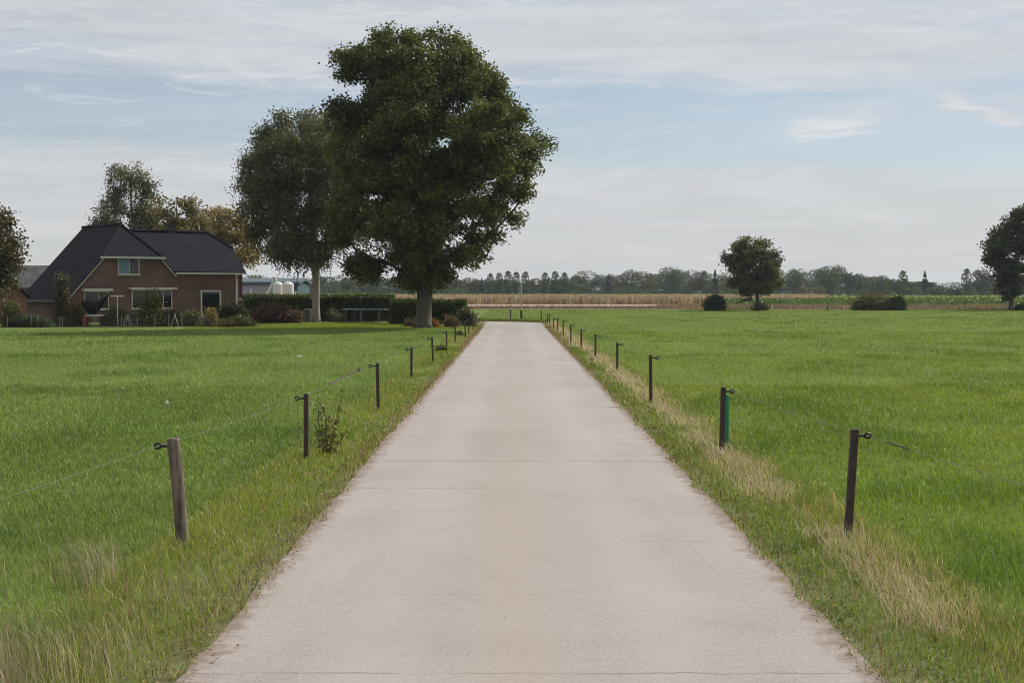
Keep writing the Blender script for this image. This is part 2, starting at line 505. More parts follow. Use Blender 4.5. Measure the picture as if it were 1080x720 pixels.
def pasture():
    parts = []
    for D0, D1, dens in [(5.0, 9, 2200), (9, 14, 1700), (14, 20, 950), (20, 30, 500), (30, 45, 210), (45, 70, 90), (70, 110, 30), (110, 152, 16)]:
        x, y = rand_area(D0, D1, dens)
        edge_r = 2.75 + .3 * (fbm(y * .5, y * 0 + 3., 4) - .5) * 2
        k = ((y > 97.8) | (x < LEFT_EDGE + .25 * (fbm(y * .6, y * 0, 8) - .5)) | (x > edge_r)) & ~in_lawn(x, y)
        k &= ~((x < 3) & (y > 74.5) & (y < 97.8 + np.abs(np.minimum(x + 9, 0)) * .9))
        x, y = x[k], y[k]; n = len(x)
        px = np.sqrt((x ** 2 + y ** 2)) / 1422
        patch = fbm(x * .35, y * .16, 21, 4); fine = fbm(x * 1.7, y * 1.7, 31, 3)
        tuft = np.clip((fbm(x * .8, y * .5, 77, 3) - .56) * 6, 0, 1)
        h = (.036 + .042 * fine + .06 * tuft) * rng.uniform(.6, 1.35, n)
        h *= np.where(x < 0, 1.1, 1.0)
        w = np.maximum(.0038, px * .68) * rng.uniform(.7, 1.3, n)
        az = np.where(rng.random(n) < .3, rng.normal(2.9, 1.0, n), rng.uniform(0, 6.3, n))
        lean = rng.uniform(.25, 1.1, n)
        c = lerp(np.array([.142, .203, .027]), np.array([.235, .285, .054]), np.clip(patch * 1.8 - .4, 0, 1))
        c = lerp(c, np.broadcast_to([.10, .175, .026], c.shape), tuft * .6)
        # left pasture a little cooler and greyer, right one more yellow-green
        c = c * np.where(x[:, None] < 0, np.array([.99, 1.0, 1.45]), np.array([1.0, 1.0, .9]))
        r = rng.random(n)
        c = lerp(c, np.broadcast_to([.30, .30, .13], c.shape), (r < .03) * .8)
        c = lerp(c, np.broadcast_to([.28, .34, .17], c.shape), ((r > .93)) * .6)
        c *= rng.uniform(.6, 1.35, n)[:, None] * (.82 + .36 * fbm(x * .5, y * .22, 99, 3))[:, None]
        P = np.c_[x, y, np.zeros(n)]
        parts.append(blades(P, h, w, az, lean, c, tri=D0 >= 30))
    V, F, C = merge(parts)
    o = npmesh('pasture_grass', V, F, M_GRASS, C)
    tag(o, 'lush green pasture grass filling the fields on both sides of the lane', 'grass', kind='stuff')


def verges():
    parts = []
    for D0, D1, dens in [(5.0, 9, 2300), (9, 14, 1600), (14, 20, 1000), (20, 30, 560), (30, 45, 280), (45, 70, 130), (70, 92, 70)]:
        for side in (-1, 1):
            ln = D1 - D0
            x0, x1 = (-2.75, RL + .11) if side < 0 else (RR - .10, 3.05)
            n = int(ln * (x1 - x0) * dens)
            x = rng.uniform(x0, x1, n); y = rng.uniform(D0, D1, n)
            px = y / 1422
            dr = np.maximum(0, (RL - x) if side < 0 else (x - RR))          # distance to the road edge
            fn = fbm(x * 2.2, y * 1.2, 41, 3); pt = fbm(x * .9, y * .4, 52, 3)
            ov_ = (x - RL) if side < 0 else (RR - x)
            keep = (rng.random(n) < np.clip(.45 + dr * 3.0, 0, 1)) & (ov_ < .11 * (fbm(y * 2.3, y * 0 + side, 71, 4) * 2 - .7))
            x, y, px, dr, fn, pt = (q[keep] for q in (x, y, px, dr, fn, pt)); n = len(x)
            h = (.035 + .06 * fn + .08 * np.clip(dr - .3, 0, .6)) * rng.uniform(.6, 1.4, n)
            w = np.maximum(.0045, px * .8) * rng.uniform(.7, 1.3, n)
            az = rng.uniform(0, 6.3, n); lean = rng.uniform(.2, 1.0, n)
            if side < 0:
                c = lerp(np.array([.18, .235, .036]), np.array([.28, .31, .07]), np.clip(pt * 1.8 - .4, 0, 1))
                dry = .12 + .2 * (dr < .18) + .1 * fn
            else:
                c = lerp(np.array([.16, .22, .038]), np.array([.25, .285, .08]), np.clip(pt * 1.8 - .4, 0, 1))
                dry = .10 + .1 * (dr < .12) + .28 * np.clip((dr - .25) * 2.5, 0, 1) * (pt > .42)
            isd = rng.random(n) < dry
            c[isd] = lerp(np.array([.30, .22, .11]), np.array([.46, .38, .22]), rng.random(isd.sum()))
            br = (rng.random(n) < .25) & (dr < .22)
            c[br] = np.array([.16, .10, .055])
            c *= rng.uniform(.7, 1.3, n)[:, None]
            parts.append(blades(np.c_[x, y, np.where(dr <= 0, .02, 0)], h, w, az, lean, c, tri=D0 >= 30))
    V, F, C = merge(parts)
    tag(npmesh('verge_grass', V, F, M_GRASS, C), 'short patchy yellow green grass on the verges along the road edge', 'grass', kind='stuff')
    # blond dry tussocks along the right fence and the long dry stalks at the left foreground
    parts = []
    for D0, D1, dens in [(5, 9, 900), (9, 14, 700), (14, 22, 420), (22, 34, 200), (34, 52, 100), (52, 90, 45)]:
        n = int((D1 - D0) * .8 * dens)
        y = rng.uniform(D0, D1, n); x = 2.56 + rng.normal(0, .16, n) + .12 * (fbm(y * .5, y * 0 + 3., 4) - .5)
        k = (fbm(x * 1.1, y * .55, 63, 3) > np.where(y < 13, .50, np.where(y < 30, .42, .34))) & (x > 2.05)
        x, y = x[k], y[k]; n = len(x); px = y / 1422
        h = rng.uniform(.06, .22, n) * rng.uniform(.6, 1.1, n); w = np.maximum(.0035, px * .7) * rng.uniform(.7, 1.2, n)
        c = lerp(np.array([.40, .31, .18]), np.array([.68, .58, .38]), rng.random(n))
        parts.append(blades(np.c_[x, y, np.zeros(n)], h, w, rng.normal(2.4, 1.4, n), rng.uniform(.3, 1.05, n), c))
    n = 5400
    y = 5 + 5.2 * rng.random(n) ** 1.25; x = -2.55 + rng.normal(0, .30, n) - .02 * (y - 5)
    k = (x < -1.80) & (fbm(x * 1.6, y * .9, 93, 3) > .44)
    x, y = x[k], y[k]; n = len(x)
    h = rng.uniform(.12, .42, n) * np.clip(1.35 - (y - 5) * .09, .5, 1.3); w = np.maximum(.0035, y / 1422 * .6) * rng.uniform(.6, 1.1, n)
    c = lerp(np.array([.13, .09, .055]), np.array([.52, .45, .28]), rng.random(n) ** 1.2)
    g = rng.random(n) < .35; c[g] = lerp(np.array([.13, .18, .04]), np.array([.27, .30, .10]), rng.random(g.sum()))
    parts.append(blades(np.c_[x, y, np.zeros(n)], h, w, rng.normal(2.7, .7, n), rng.uniform(.15, .85, n), c))
    # seeded brown heads
    n = 90
    y = rng.uniform(5.6, 9.5, n); x = -2.5 + rng.normal(0, .25, n); k = x < -1.95; x, y = x[k], y[k]; n = len(x)
    h = rng.uniform(.28, .55, n)
    parts.append(blades(np.c_[x, y, np.zeros(n)], h, np.full(n, .005), rng.normal(2.6, .5, n), rng.uniform(.2, .6, n), lerp(np.array([.15, .09, .06]), np.array([.30, .2, .13]), rng.random(n))))
    V, F, C = merge(parts)
    tag(npmesh('dry_grass', V, F, M_DRY, C), 'blond dry grass tufts and brown stalks beside the fence posts', 'dry grass', kind='stuff')
    # broad weeds (dock, clover, dandelion leaves) in the verges: tilted rhombs
    n = 12000
    y = 5 + 45 * rng.random(n) ** 1.7; s = rng.random(n) < .5
    x = np.where(s, RL - rng.uniform(.02, .75, n), RR + rng.uniform(.02, .6, n))
    k = fbm(x * 2.5, y * 1.4, 12, 2) > .5
    x, y, s = x[k], y[k], s[k]; n = len(x)
    sz = np.maximum(.015, y / 1422 * 1.4) * rng.uniform(.5, 1.8, n)
    c = lerp(np.array([.09, .16, .03]), np.array([.2, .26, .06]), rng.random(n))
    V, F, C = rhombs(np.c_[x, y, .02 + rng.uniform(0, .05, n)], sz * 1.6, sz, c, up=1.2)
    tag(npmesh('verge_weeds', V, F, M_WEED, C), 'low broad leaved weeds scattered through the verge beside the concrete', 'weeds', kind='stuff')
    # fallen leaves and crumbs along the edges of the concrete
    n = 8000
    y = 5 + 75 * rng.random(n) ** 1.7; s = rng.random(n) < .62
    off = rng.normal(.025, .075, n)
    x = np.where(s, RL + off - rng.uniform(0, .10, n), RR - off * .6 + rng.uniform(0, .3, n) * (rng.random(n) < .4))
    sz = np.maximum(.012, y / 1422 * 1.15) * rng.uniform(.5, 1.5, n)
    c = lerp(np.array([.13, .075, .04]), np.array([.38, .25, .13]), rng.random(n))
    q = rng.random(n) < .03; c[q] = [.5, .35, .06]
    V, F, C = rhombs(np.c_[x, y, np.full(n, .036) + rng.uniform(0, .01, n)], sz * 1.5, sz, c, up=3)
    tag(npmesh('fallen_leaves', V, F, M_DRY, C), 'small brown fallen leaves strewn along the road edges', 'leaves', kind='stuff')


def rhombs(P, ln, wd, col, up=0.0, droop=0.0):
    """bent leaf quads with random orientation; up biases the normals upwards"""
    n = len(P)
    nr = rng.normal(0, 1, (n, 3)); nr[:, 2] = np.abs(nr[:, 2]) + up; nr /= np.linalg.norm(nr, axis=1)[:, None]
    a = rng.normal(0, 1, (n, 3)); a[:, 2] -= droop
    a -= nr * (a * nr).sum(1)[:, None]; a /= np.linalg.norm(a, axis=1)[:, None] + 1e-9
    b = np.cross(nr, a)
    ln = np.broadcast_to(ln, n)[:, None]; wd = np.broadcast_to(wd, n)[:, None]
    V = np.stack([P - a * ln / 2, P + b * wd / 2 + nr * wd * .12, P + a * ln / 2, P - b * wd / 2 + nr * wd * .12], 1).reshape(-1, 3)
    F = np.arange(4 * n).reshape(n, 4)
    return V, F, np.repeat(col, 4, 0)


verges()
pasture()


def lawn_grass():
    n = 60000
    x = rng.uniform(-20, -2.45, n); y = rng.uniform(74.3, 92.5, n)
    k = ~((x < -17) & (y > 86)) & ((y < 86) | (np.hypot(x + 6.5, y - 86.0) < 4.6) | ((x < -6.5) & (y < 90.8))) & (x > -17.5 - (y - 75) * .12)
    x, y = x[k], y[k]; n = len(x)
    c = lerp(np.array([.17, .23, .03]), np.array([.27, .31, .05]), fbm(x * .4, y * .2, 5, 3)) * rng.uniform(.8, 1.2, n)[:, None]
    V, F, C = blades(np.c_[x, y, np.zeros(n)], rng.uniform(.03, .075, n), np.full(n, .045), rng.uniform(0, 6.3, n), rng.uniform(.1, .7, n), c, tri=True)
    tag(npmesh('lawn_grass', V, F, M_GRASS, C), 'bright mown lawn around the oak and the trampoline', 'grass', kind='stuff')
    # rough rim where the lane bends
    n = 9000
    t = rng.uniform(0, 1, n); x = -6 + 8.5 * t; y = 94.4 + rng.uniform(.2, 2.2, n) + (x > -1) * np.clip(x + 1, 0, 9) * -.9
    k = (np.hypot(x + 6.5, y - 86.0) > 8.5); x, y = x[k], y[k]; n = len(x)
    c = lerp(np.array([.10, .13, .035]), np.array([.24, .21, .09]), rng.random(n))
    V, F, C = blades(np.c_[x, y, np.zeros(n)], rng.uniform(.08, .22, n), np.full(n, .06), rng.uniform(0, 6.3, n), rng.uniform(.1, .7, n), c, tri=True)
    tag(npmesh('bend_grass', V, F, M_GRASS, C), 'rough brownish grass on the outer rim of the road bend', 'grass', kind='stuff')


lawn_grass()


# ------------------------------------------------------------------ distant crops
def crops():
    # dry maize: rows of standing stalks with hanging leaves
    parts = []
    rows = np.r_[np.arange(214, 232, 1.6), np.arange(234, 380, 9)]
    for D in rows:
        x0, x1 = -.30 * D, min(.30 * D, 44 + (D - 214) * .25)
        n = int((x1 - x0) * (9 if D < 232 else 6))
        x = rng.uniform(x0, x1, n); y = D + rng.normal(0, .25, n)
        hh = 1.33 + .10 * (fbm(x * .08, y * .05, 4) - .5) * 2
        c = lerp(np.array([.33, .22, .155]), np.array([.56, .42, .32]), rng.random(n)) * (.75 + .5 * fbm(x * .1, y * .1, 9))[:, None]
        parts.append(blades(np.c_[x, y, np.zeros(n)], hh * rng.uniform(.85, 1.08, n), rng.uniform(.10, .2, n), rng.uniform(0, 6.3, n), rng.uniform(.02, .22, n), c))
        m_ = n * 2
        xi = rng.integers(0, n, m_)
        cc = lerp(np.array([.28, .2, .12]), np.array([.5, .40, .26]), rng.random(m_))
        g = rng.random(m_) < .12; cc[g] = [.13, .17, .06]
        V, F, C = rhombs(np.c_[x[xi] + rng.normal(0, .2, m_), y[xi] + rng.normal(0, .2, m_), hh[xi] * rng.uniform(.2, .95, m_)], .55, .16, cc, droop=1)
        F3 = np.concatenate([F[:, [0, 1, 2]], F[:, [0, 2, 3]]])
        parts.append((V, F3, C))
    V, F, C = merge(parts)
    tag(npmesh('maize_crop', V, F, M_DRY, C), 'band of dry brown maize standing across the far field', 'maize', kind='stuff')
    # green leafy crop, yellow leaves mixed in near its top
    parts = []
    for D in np.r_[np.arange(192, 212, 2.2), np.arange(214, 330, 9)]:
        x0 = 26 + (D - 192) * .20 if D < 214 else 46 + (D - 214) * .25; x1 = .42 * D
        n = int((x1 - x0) * 12)
        x = rng.uniform(x0, x1, n); y = D + rng.normal(0, .4, n)
        far = D > 240
        z = rng.uniform(.05, .95 if not far else 1.1, n)
        c = lerp(np.array([.06, .105, .03]), np.array([.11, .17, .045]), rng.random(n))
        t = (z > .82) & (rng.random(n) < (.5 if far else .06)); c[t] = [.34, .33, .10]
        V, F, C = rhombs(np.c_[x, y, z], .5, .3, c, up=.6)
        parts.append((V, np.concatenate([F[:, [0, 1, 2]], F[:, [0, 2, 3]]]), C))
    V, F, C = merge(parts)
    tag(npmesh('leaf_crop', V, F, M_LEAF, C), 'green leafy field crop with yellow tops at the right', 'crop', kind='stuff')
    # dead grass rim of the ditch behind the right pasture
    parts = []
    n = 26000
    y = 151 + rng.uniform(0, 38, n) ** 1; x = rng.uniform(19, 85, n)
    k = (fbm(x * .12, y * .1, 14, 3) > .36); x, y = x[k], y[k]; n = len(x)
    c = lerp(np.array([.17, .13, .075]), np.array([.40, .31, .18]), rng.random(n) * fbm(x * .2, y * .1, 3) * 1.6)
    g = rng.random(n) < .22; c[g] = [.09, .12, .04]
    parts.append(blades(np.c_[x, y, np.zeros(n)], rng.uniform(.2, .5, n), np.full(n, .13), rng.uniform(0, 6.3, n), rng.uniform(.1, .7, n), c, tri=True))
    n = 9000
    y = rng.uniform(158, 184, n); x = rng.uniform(-42, 22, n)
    c = lerp(np.array([.12, .09, .055]), np.array([.26, .19, .11]), rng.random(n))
    parts.append(blades(np.c_[x, y, np.zeros(n)], rng.uniform(.1, .3, n), np.full(n, .14), rng.uniform(0, 6.3, n), rng.uniform(.1, .7, n), c, tri=True))
    V, F, C = merge(parts)
    tag(npmesh('ditch_grass', V, F, M_DRY, C), 'dead brown grass along the ditch behind the pasture', 'dry grass', kind='stuff')


crops()


# ------------------------------------------------------------------ trees
def skeleton(base, trunk_top, tips, tr_r, lean=(0, 0), tip_r=.012, seg=.9, expo=2.35, minr=.03, trunk_r_top=None, start=0.35, sides=7, flare=1.5):
    """branches every tip back to a trunk; returns an MB of tapered limbs"""
    base = np.array(base, float); trunk_top = np.array(trunk_top, float)
    H = trunk_top - base
    nt = max(6, int(np.linalg.norm(H) / .8))
    pts = [base + H * t + np.array([math.sin(t * 5 + base[0]) * .012, math.cos(t * 4) * .012, 0]) * np.linalg.norm(H) * min(1, t * 3) for t in np.linspace(0, 1, nt)]
    par = [-1] + list(range(nt - 1)); path = [0] + [np.linalg.norm(pts[i] - pts[0]) for i in range(1, nt)]
    tipflag = {}
    arr = np.zeros((len(tips) * 12 + nt + 10, 3)); arr[:nt] = pts; pa = np.zeros(len(arr)); pa[:nt] = path
    ok = np.zeros(len(arr), bool); ok[:nt] = [(i / (nt - 1)) > start for i in range(nt)]
    cnt = nt
    ax = base + H * .55
    order = np.argsort(np.linalg.norm((tips - ax) * [1, 1, .7], axis=1))
    ends = []
    for ti in order:
        T = tips[ti]
        d = np.linalg.norm(arr[:cnt] - T, axis=1)
        cost = d + .25 * pa[:cnt] * .5 + np.where(arr[:cnt, 2] > T[2] + .1, (arr[:cnt, 2] - T[2]) * .6, 0)
        cost[~ok[:cnt]] = 1e9
        j = int(np.argmin(cost)); P0 = arr[j].copy(); D = d[j]
        k = max(1, min(10, int(D / seg)))
        prev = j
        for q in range(1, k + 1):
            t = q / k
            p_ = P0 + (T - P0) * t
            if q < k: p_ = p_ + rng.normal(0, .06 * D / k, 3) + np.array([0, 0, math.sin(t * math.pi) * .10 * D])
            arr[cnt] = p_; pa[cnt] = pa[prev] + np.linalg.norm(p_ - arr[prev]); ok[cnt] = True
            par.append(prev); prev = cnt; cnt += 1
        ends.append(prev)
    rad = np.zeros(cnt)
    for e in ends: rad[e] += tip_r ** expo
    for i in range(cnt - 1, 0, -1):
        if rad[i] == 0: rad[i] = tip_r ** expo
        rad[par[i]] += rad[i]
    rad = rad ** (1 / expo)
    s = tr_r / max(rad[2], 1e-6)
    rad = rad * s
    ch = {}
    for i in range(1, cnt): ch.setdefault(par[i], []).append(i)
    mb = MB()
    rad[0] *= flare
    tr = [0]; 
    # trunk chain
    chain = list(range(nt))
    fine = []; fr = []
    for i in chain:
        fine.append(arr[i]); fr.append(rad[i])
        if i == 0:
            fine.append(arr[0] * .7 + arr[1] * .3); fr.append(rad[1] * 1.12)
    mb.tube(fine, fr, 12)
    done = set(chain)
    for i in range(nt, cnt):
        if i in done: continue
        if rad[i] < minr: continue
        # follow thickest child
        c = [par[i], i]; done.add(i); cur = i
        while cur in ch:
            nx = max(ch[cur], key=lambda q: rad[q])
            if nx in done or rad[nx] < minr * .7: break
            c.append(nx); done.add(nx); cur = nx
        rr = [min(rad[q], rad[i] * 1.15) for q in c]; rr[-1] *= .6
        mb.tube([arr[q] for q in c], rr, sides if rad[i] > .06 else 5, cap=False)
    return mb


def profile_tips(prof, D, n, seed, depth=1.0, thr=.30, nf=.55, gaps=(), shell=.6):
    """tips inside a crown whose outline is read from prof=[(v,uL,uR)], turned into a round volume at distance D"""
    vs_ = np.array([q[0] for q in prof], float); l = np.array([q[1] for q in prof], float); r = np.array([q[2] for q in prof], float)
    vv = np.linspace(vs_[0], vs_[-1], 400); wl = np.interp(vv, vs_, l); wr = np.interp(vv, vs_, r)
    wgt = np.maximum(wr - wl, .5) ** 1.6; wgt /= wgt.sum()
    out = []; tries = 0
    while len(out) < n and tries < 40:
        tries += 1
        m_ = n * 3
        i = rng.choice(400, m_, p=wgt); v = vv[i] + rng.uniform(-.4, .4, m_)
        rho = rng.random(m_) ** (1 / (2 + shell * 2)); th = rng.uniform(0, 2 * np.pi, m_)
        c = (wl[i] + wr[i]) / 2; hw = (wr[i] - wl[i]) / 2
        u = c + rho * np.cos(th) * hw; dy = rho * np.sin(th) * hw * D / 1500 * depth
        P = np.array([at(a, b, D) for a, b in zip(u, v)])
        P[:, 1] += dy; P[:, 0] *= (P[:, 1] / D) ** .0
        nz = vnoise3(P * nf + seed * 7.7, seed)
        k = nz > thr
        for (gu, gv, ru, rv) in gaps: k &= ((u - gu) / ru) ** 2 + ((v - gv) / rv) ** 2 > 1
        out += list(P[k])
    out = np.array(out)
    rng.shuffle(out)
    return out[:n]


def lobes(prof, D, n, seed, rad, per, depth=1.0, flat=.72, sep=.8, gaps=(), shrink=.62, jit=.35, fixed=(), tol=3.0):
    """foliage masses: separated lobe centres inside the outline volume, each a flattened cluster of twig ends"""
    global rng
    rng = np.random.default_rng(seed * 101 + 5)
    rp = rad / D * 1500
    mid = [(v, (l + r) / 2 - max((r - l) / 2 - shrink * rp, (r - l) * .2), (l + r) / 2 + max((r - l) / 2 - shrink * rp, (r - l) * .2)) for v, l, r in prof]
    pv = np.array([q[0] for q in prof], float); ph = np.array([(q[2] - q[1]) / 2 for q in prof], float)
    C = profile_tips(mid, D, n * 14, seed, depth, thr=.0, gaps=gaps, shell=.9)
    keep = [at(u, v, D) + np.array([0, dy, 0]) for u, v, dy in fixed]
    for c in C:
        if all(np.linalg.norm((c - q) * [1, 1, 1.25]) > rad * sep for q in keep): keep.append(c)
        if len(keep) >= n: break
    out = []
    for c in keep:
        vv = 307 - (c[2] - CAMZ) * 1500 / D
        r = rad * rng.uniform(1 - jit, 1 + jit) * np.clip(np.interp(vv, pv, ph) / (1.3 * rp), .5, 1)
        m_ = int(per * (r / rad) ** 2)
        d = rng.normal(0, 1, (m_, 3)); d /= np.linalg.norm(d, axis=1)[:, None]
        d[:, 2] = np.abs(d[:, 2]) * np.where(rng.random(m_) < .72, 1, -1)
        out.append(c + d * (rng.random(m_) ** .45)[:, None] * r * np.array([1, 1, flat]))
    out = np.concatenate(out)
    vv = 307 - (out[:, 2] - CAMZ) * 1500 / D; uu = 540 + out[:, 0] * 1500 / D
    pl = np.array([q[1] for q in prof], float); pr = np.array([q[2] for q in prof], float)
    lf = .45 / D * 1500
    k = (vv > prof[0][0] + lf) & (vv < prof[-1][0] + 4) & (uu > np.interp(vv, pv, pl) + lf * .5 - tol) & (uu < np.interp(vv, pv, pr) - lf * .5 + tol)
    for (gu, gv, ru, rv) in gaps: k &= ((uu - gu) / ru) ** 2 + ((vv - gv) / rv) ** 2 > rng.uniform(.5, 1.1, len(out))
    out = out[k]
    rng.shuffle(out)
    return out


def leaf_cloud(tips, per, sig, ln, wd, cols, up=.3, droop=0.0, flat=.75, hue=.5):
    n = len(tips); N_ = n * per
    P = np.repeat(tips, per, 0) + rng.normal(0, 1, (N_, 3)) * np.array([sig, sig, sig * flat])
    cols = np.array(cols, float)
    ci = rng.choice(len(cols), n); base = cols[ci] * rng.uniform(.75, 1.25, n)[:, None]
    c = np.repeat(base, per, 0)
    o = cols[rng.choice(len(cols), N_)]
    c = c * (1 - hue) + o * hue
    c = c * rng.uniform(.7, 1.3, N_)[:, None]
    return rhombs(P, ln * rng.uniform(.7, 1.3, N_), wd * rng.uniform(.7, 1.3, N_), c, up=up, droop=droop)


def tree(name, label, base, trunk_top, tips, tr_r, per, sig, ln, wd, cols, group=None, bark=None, cat='tree', droop=0, up=.3, flat=.75, start=.3, minr=.03, extra=None, flare=1.5, tip_r=.012):
    base = np.array(base, float)
    o = empty(name, base); tag(o, label, cat, group)
    mb = skeleton(base, trunk_top, tips, tr_r, start=start, minr=minr, flare=flare, tip_r=tip_r)
    mb.v = [tuple(np.array(q) - base) for q in mb.v]
    mb.build('trunk', bark or M_BARK, o, smooth=True)
    V, F, C = leaf_cloud(tips, per, sig, ln, wd, cols, up=up, droop=droop, flat=flat)
    if extra is not None:
        V2, F2, C2 = extra; F = np.concatenate([F, F2 + len(V)]); V = np.concatenate([V, V2]); C = np.concatenate([C, C2])
    npmesh('crown', V - base, F, M_LEAF, C, o)
    return o


def oak():
    D = 77
    prof = [(29, 425, 470), (34, 398, 495), (45, 388, 504), (55, 372, 508), (66, 352, 510), (76, 350, 517), (86, 356, 530), (94, 385, 538), (103, 384, 540),
            (108, 352, 541), (120, 346, 550), (132, 345, 572), (150, 346, 583), (160, 346, 580), (175, 345, 570), (192, 344, 565), (210, 345, 558), (230, 346, 557),
            (248, 348, 549), (258, 352, 536), (266, 357, 516), (280, 364, 505), (288, 370, 492), (294, 378, 478), (302, 424, 470)]
    tips = lobes(prof, D, 215, 4, .95, 11, sep=.78, fixed=[(368, 74, 0), (400, 45, .5), (450, 38, -.5), (482, 52, .8), (500, 78, -1), (524, 100, .4), (545, 126, -.6), (568, 150, 0), (555, 178, 1), (548, 205, -.8), (540, 232, .3), (522, 252, .6), (490, 272, -.5), (380, 280, .5), (362, 255, -.6), (366, 122, -1),
        (525, 112, .3), (508, 128, -.8), (536, 146, .4), (480, 188, -1), (470, 182, 1.5), (412, 178, -1.5), (405, 163, -2.5), (424, 190, 1), (425, 70, -2.5), (460, 90, -3), (420, 140, -3.6), (480, 150, -4), (520, 170, -3), (390, 180, -3), (440, 200, -4.5), (438, 118, -3.2), (446, 160, -4.4), (432, 225, -4.4), (448, 100, -2.6), (436, 275, -2.5), (450, 290, -1.5), (500, 220, -3.5), (400, 235, -3), (455, 250, -3)], gaps=[(414, 288, 14, 12), (372, 100, 20, 4), (420, 118, 4, 5), (520, 264, 16, 4), (500, 232, 8, 3), (395, 243, 8, 3), (548, 170, 6, 3)])
    # lowest sprays and a shaggy rim
    low = profile_tips([(272, 365, 395), (285, 366, 402), (293, 372, 398)], D, 30, 5, thr=.2)
    low2 = profile_tips([(285, 425, 475), (296, 426, 470), (303, 432, 462)], D, 34, 6, thr=.2)
    tips = np.concatenate([tips, low, low2])
    base = gnd(446, 346); top = at(452, 60, D)
    cols = [(.074, .096, .030), (.098, .116, .034), (.060, .082, .030), (.122, .130, .040), (.080, .100, .027), (.135, .122, .044)]
    tree('oak_tree', 'tall dark green oak with broad crown and thick grey trunk on lawn beside lane', base, top, tips, .43, 74, .24, .185, .125, cols, start=.17, minr=.022, flare=1.45, tip_r=.016)


oak()


def hanging(tips, D, per_strand, step, ln, wd, cols, sway=.06):
    """drooping twigs hung from each tip"""
    n = len(tips); k = per_strand
    t = np.arange(k) * step
    P = np.repeat(tips, k, 0)
    dirx = rng.normal(0, 1, (n, 2)) * sway
    tt = np.tile(t, n)
    P[:, 0] += np.repeat(dirx[:, 0], k) * tt * 2; P[:, 1] += np.repeat(dirx[:, 1], k) * tt * 2; P[:, 2] -= tt
    P += rng.normal(0, .05, P.shape)
    cols = np.array(cols); c = cols[rng.choice(len(cols), len(P))] * rng.uniform(.7, 1.3, len(P))[:, None]
    return rhombs(P, ln * rng.uniform(.7, 1.3, len(P)), wd * rng.uniform(.7, 1.3, len(P)), c, droop=1.5)


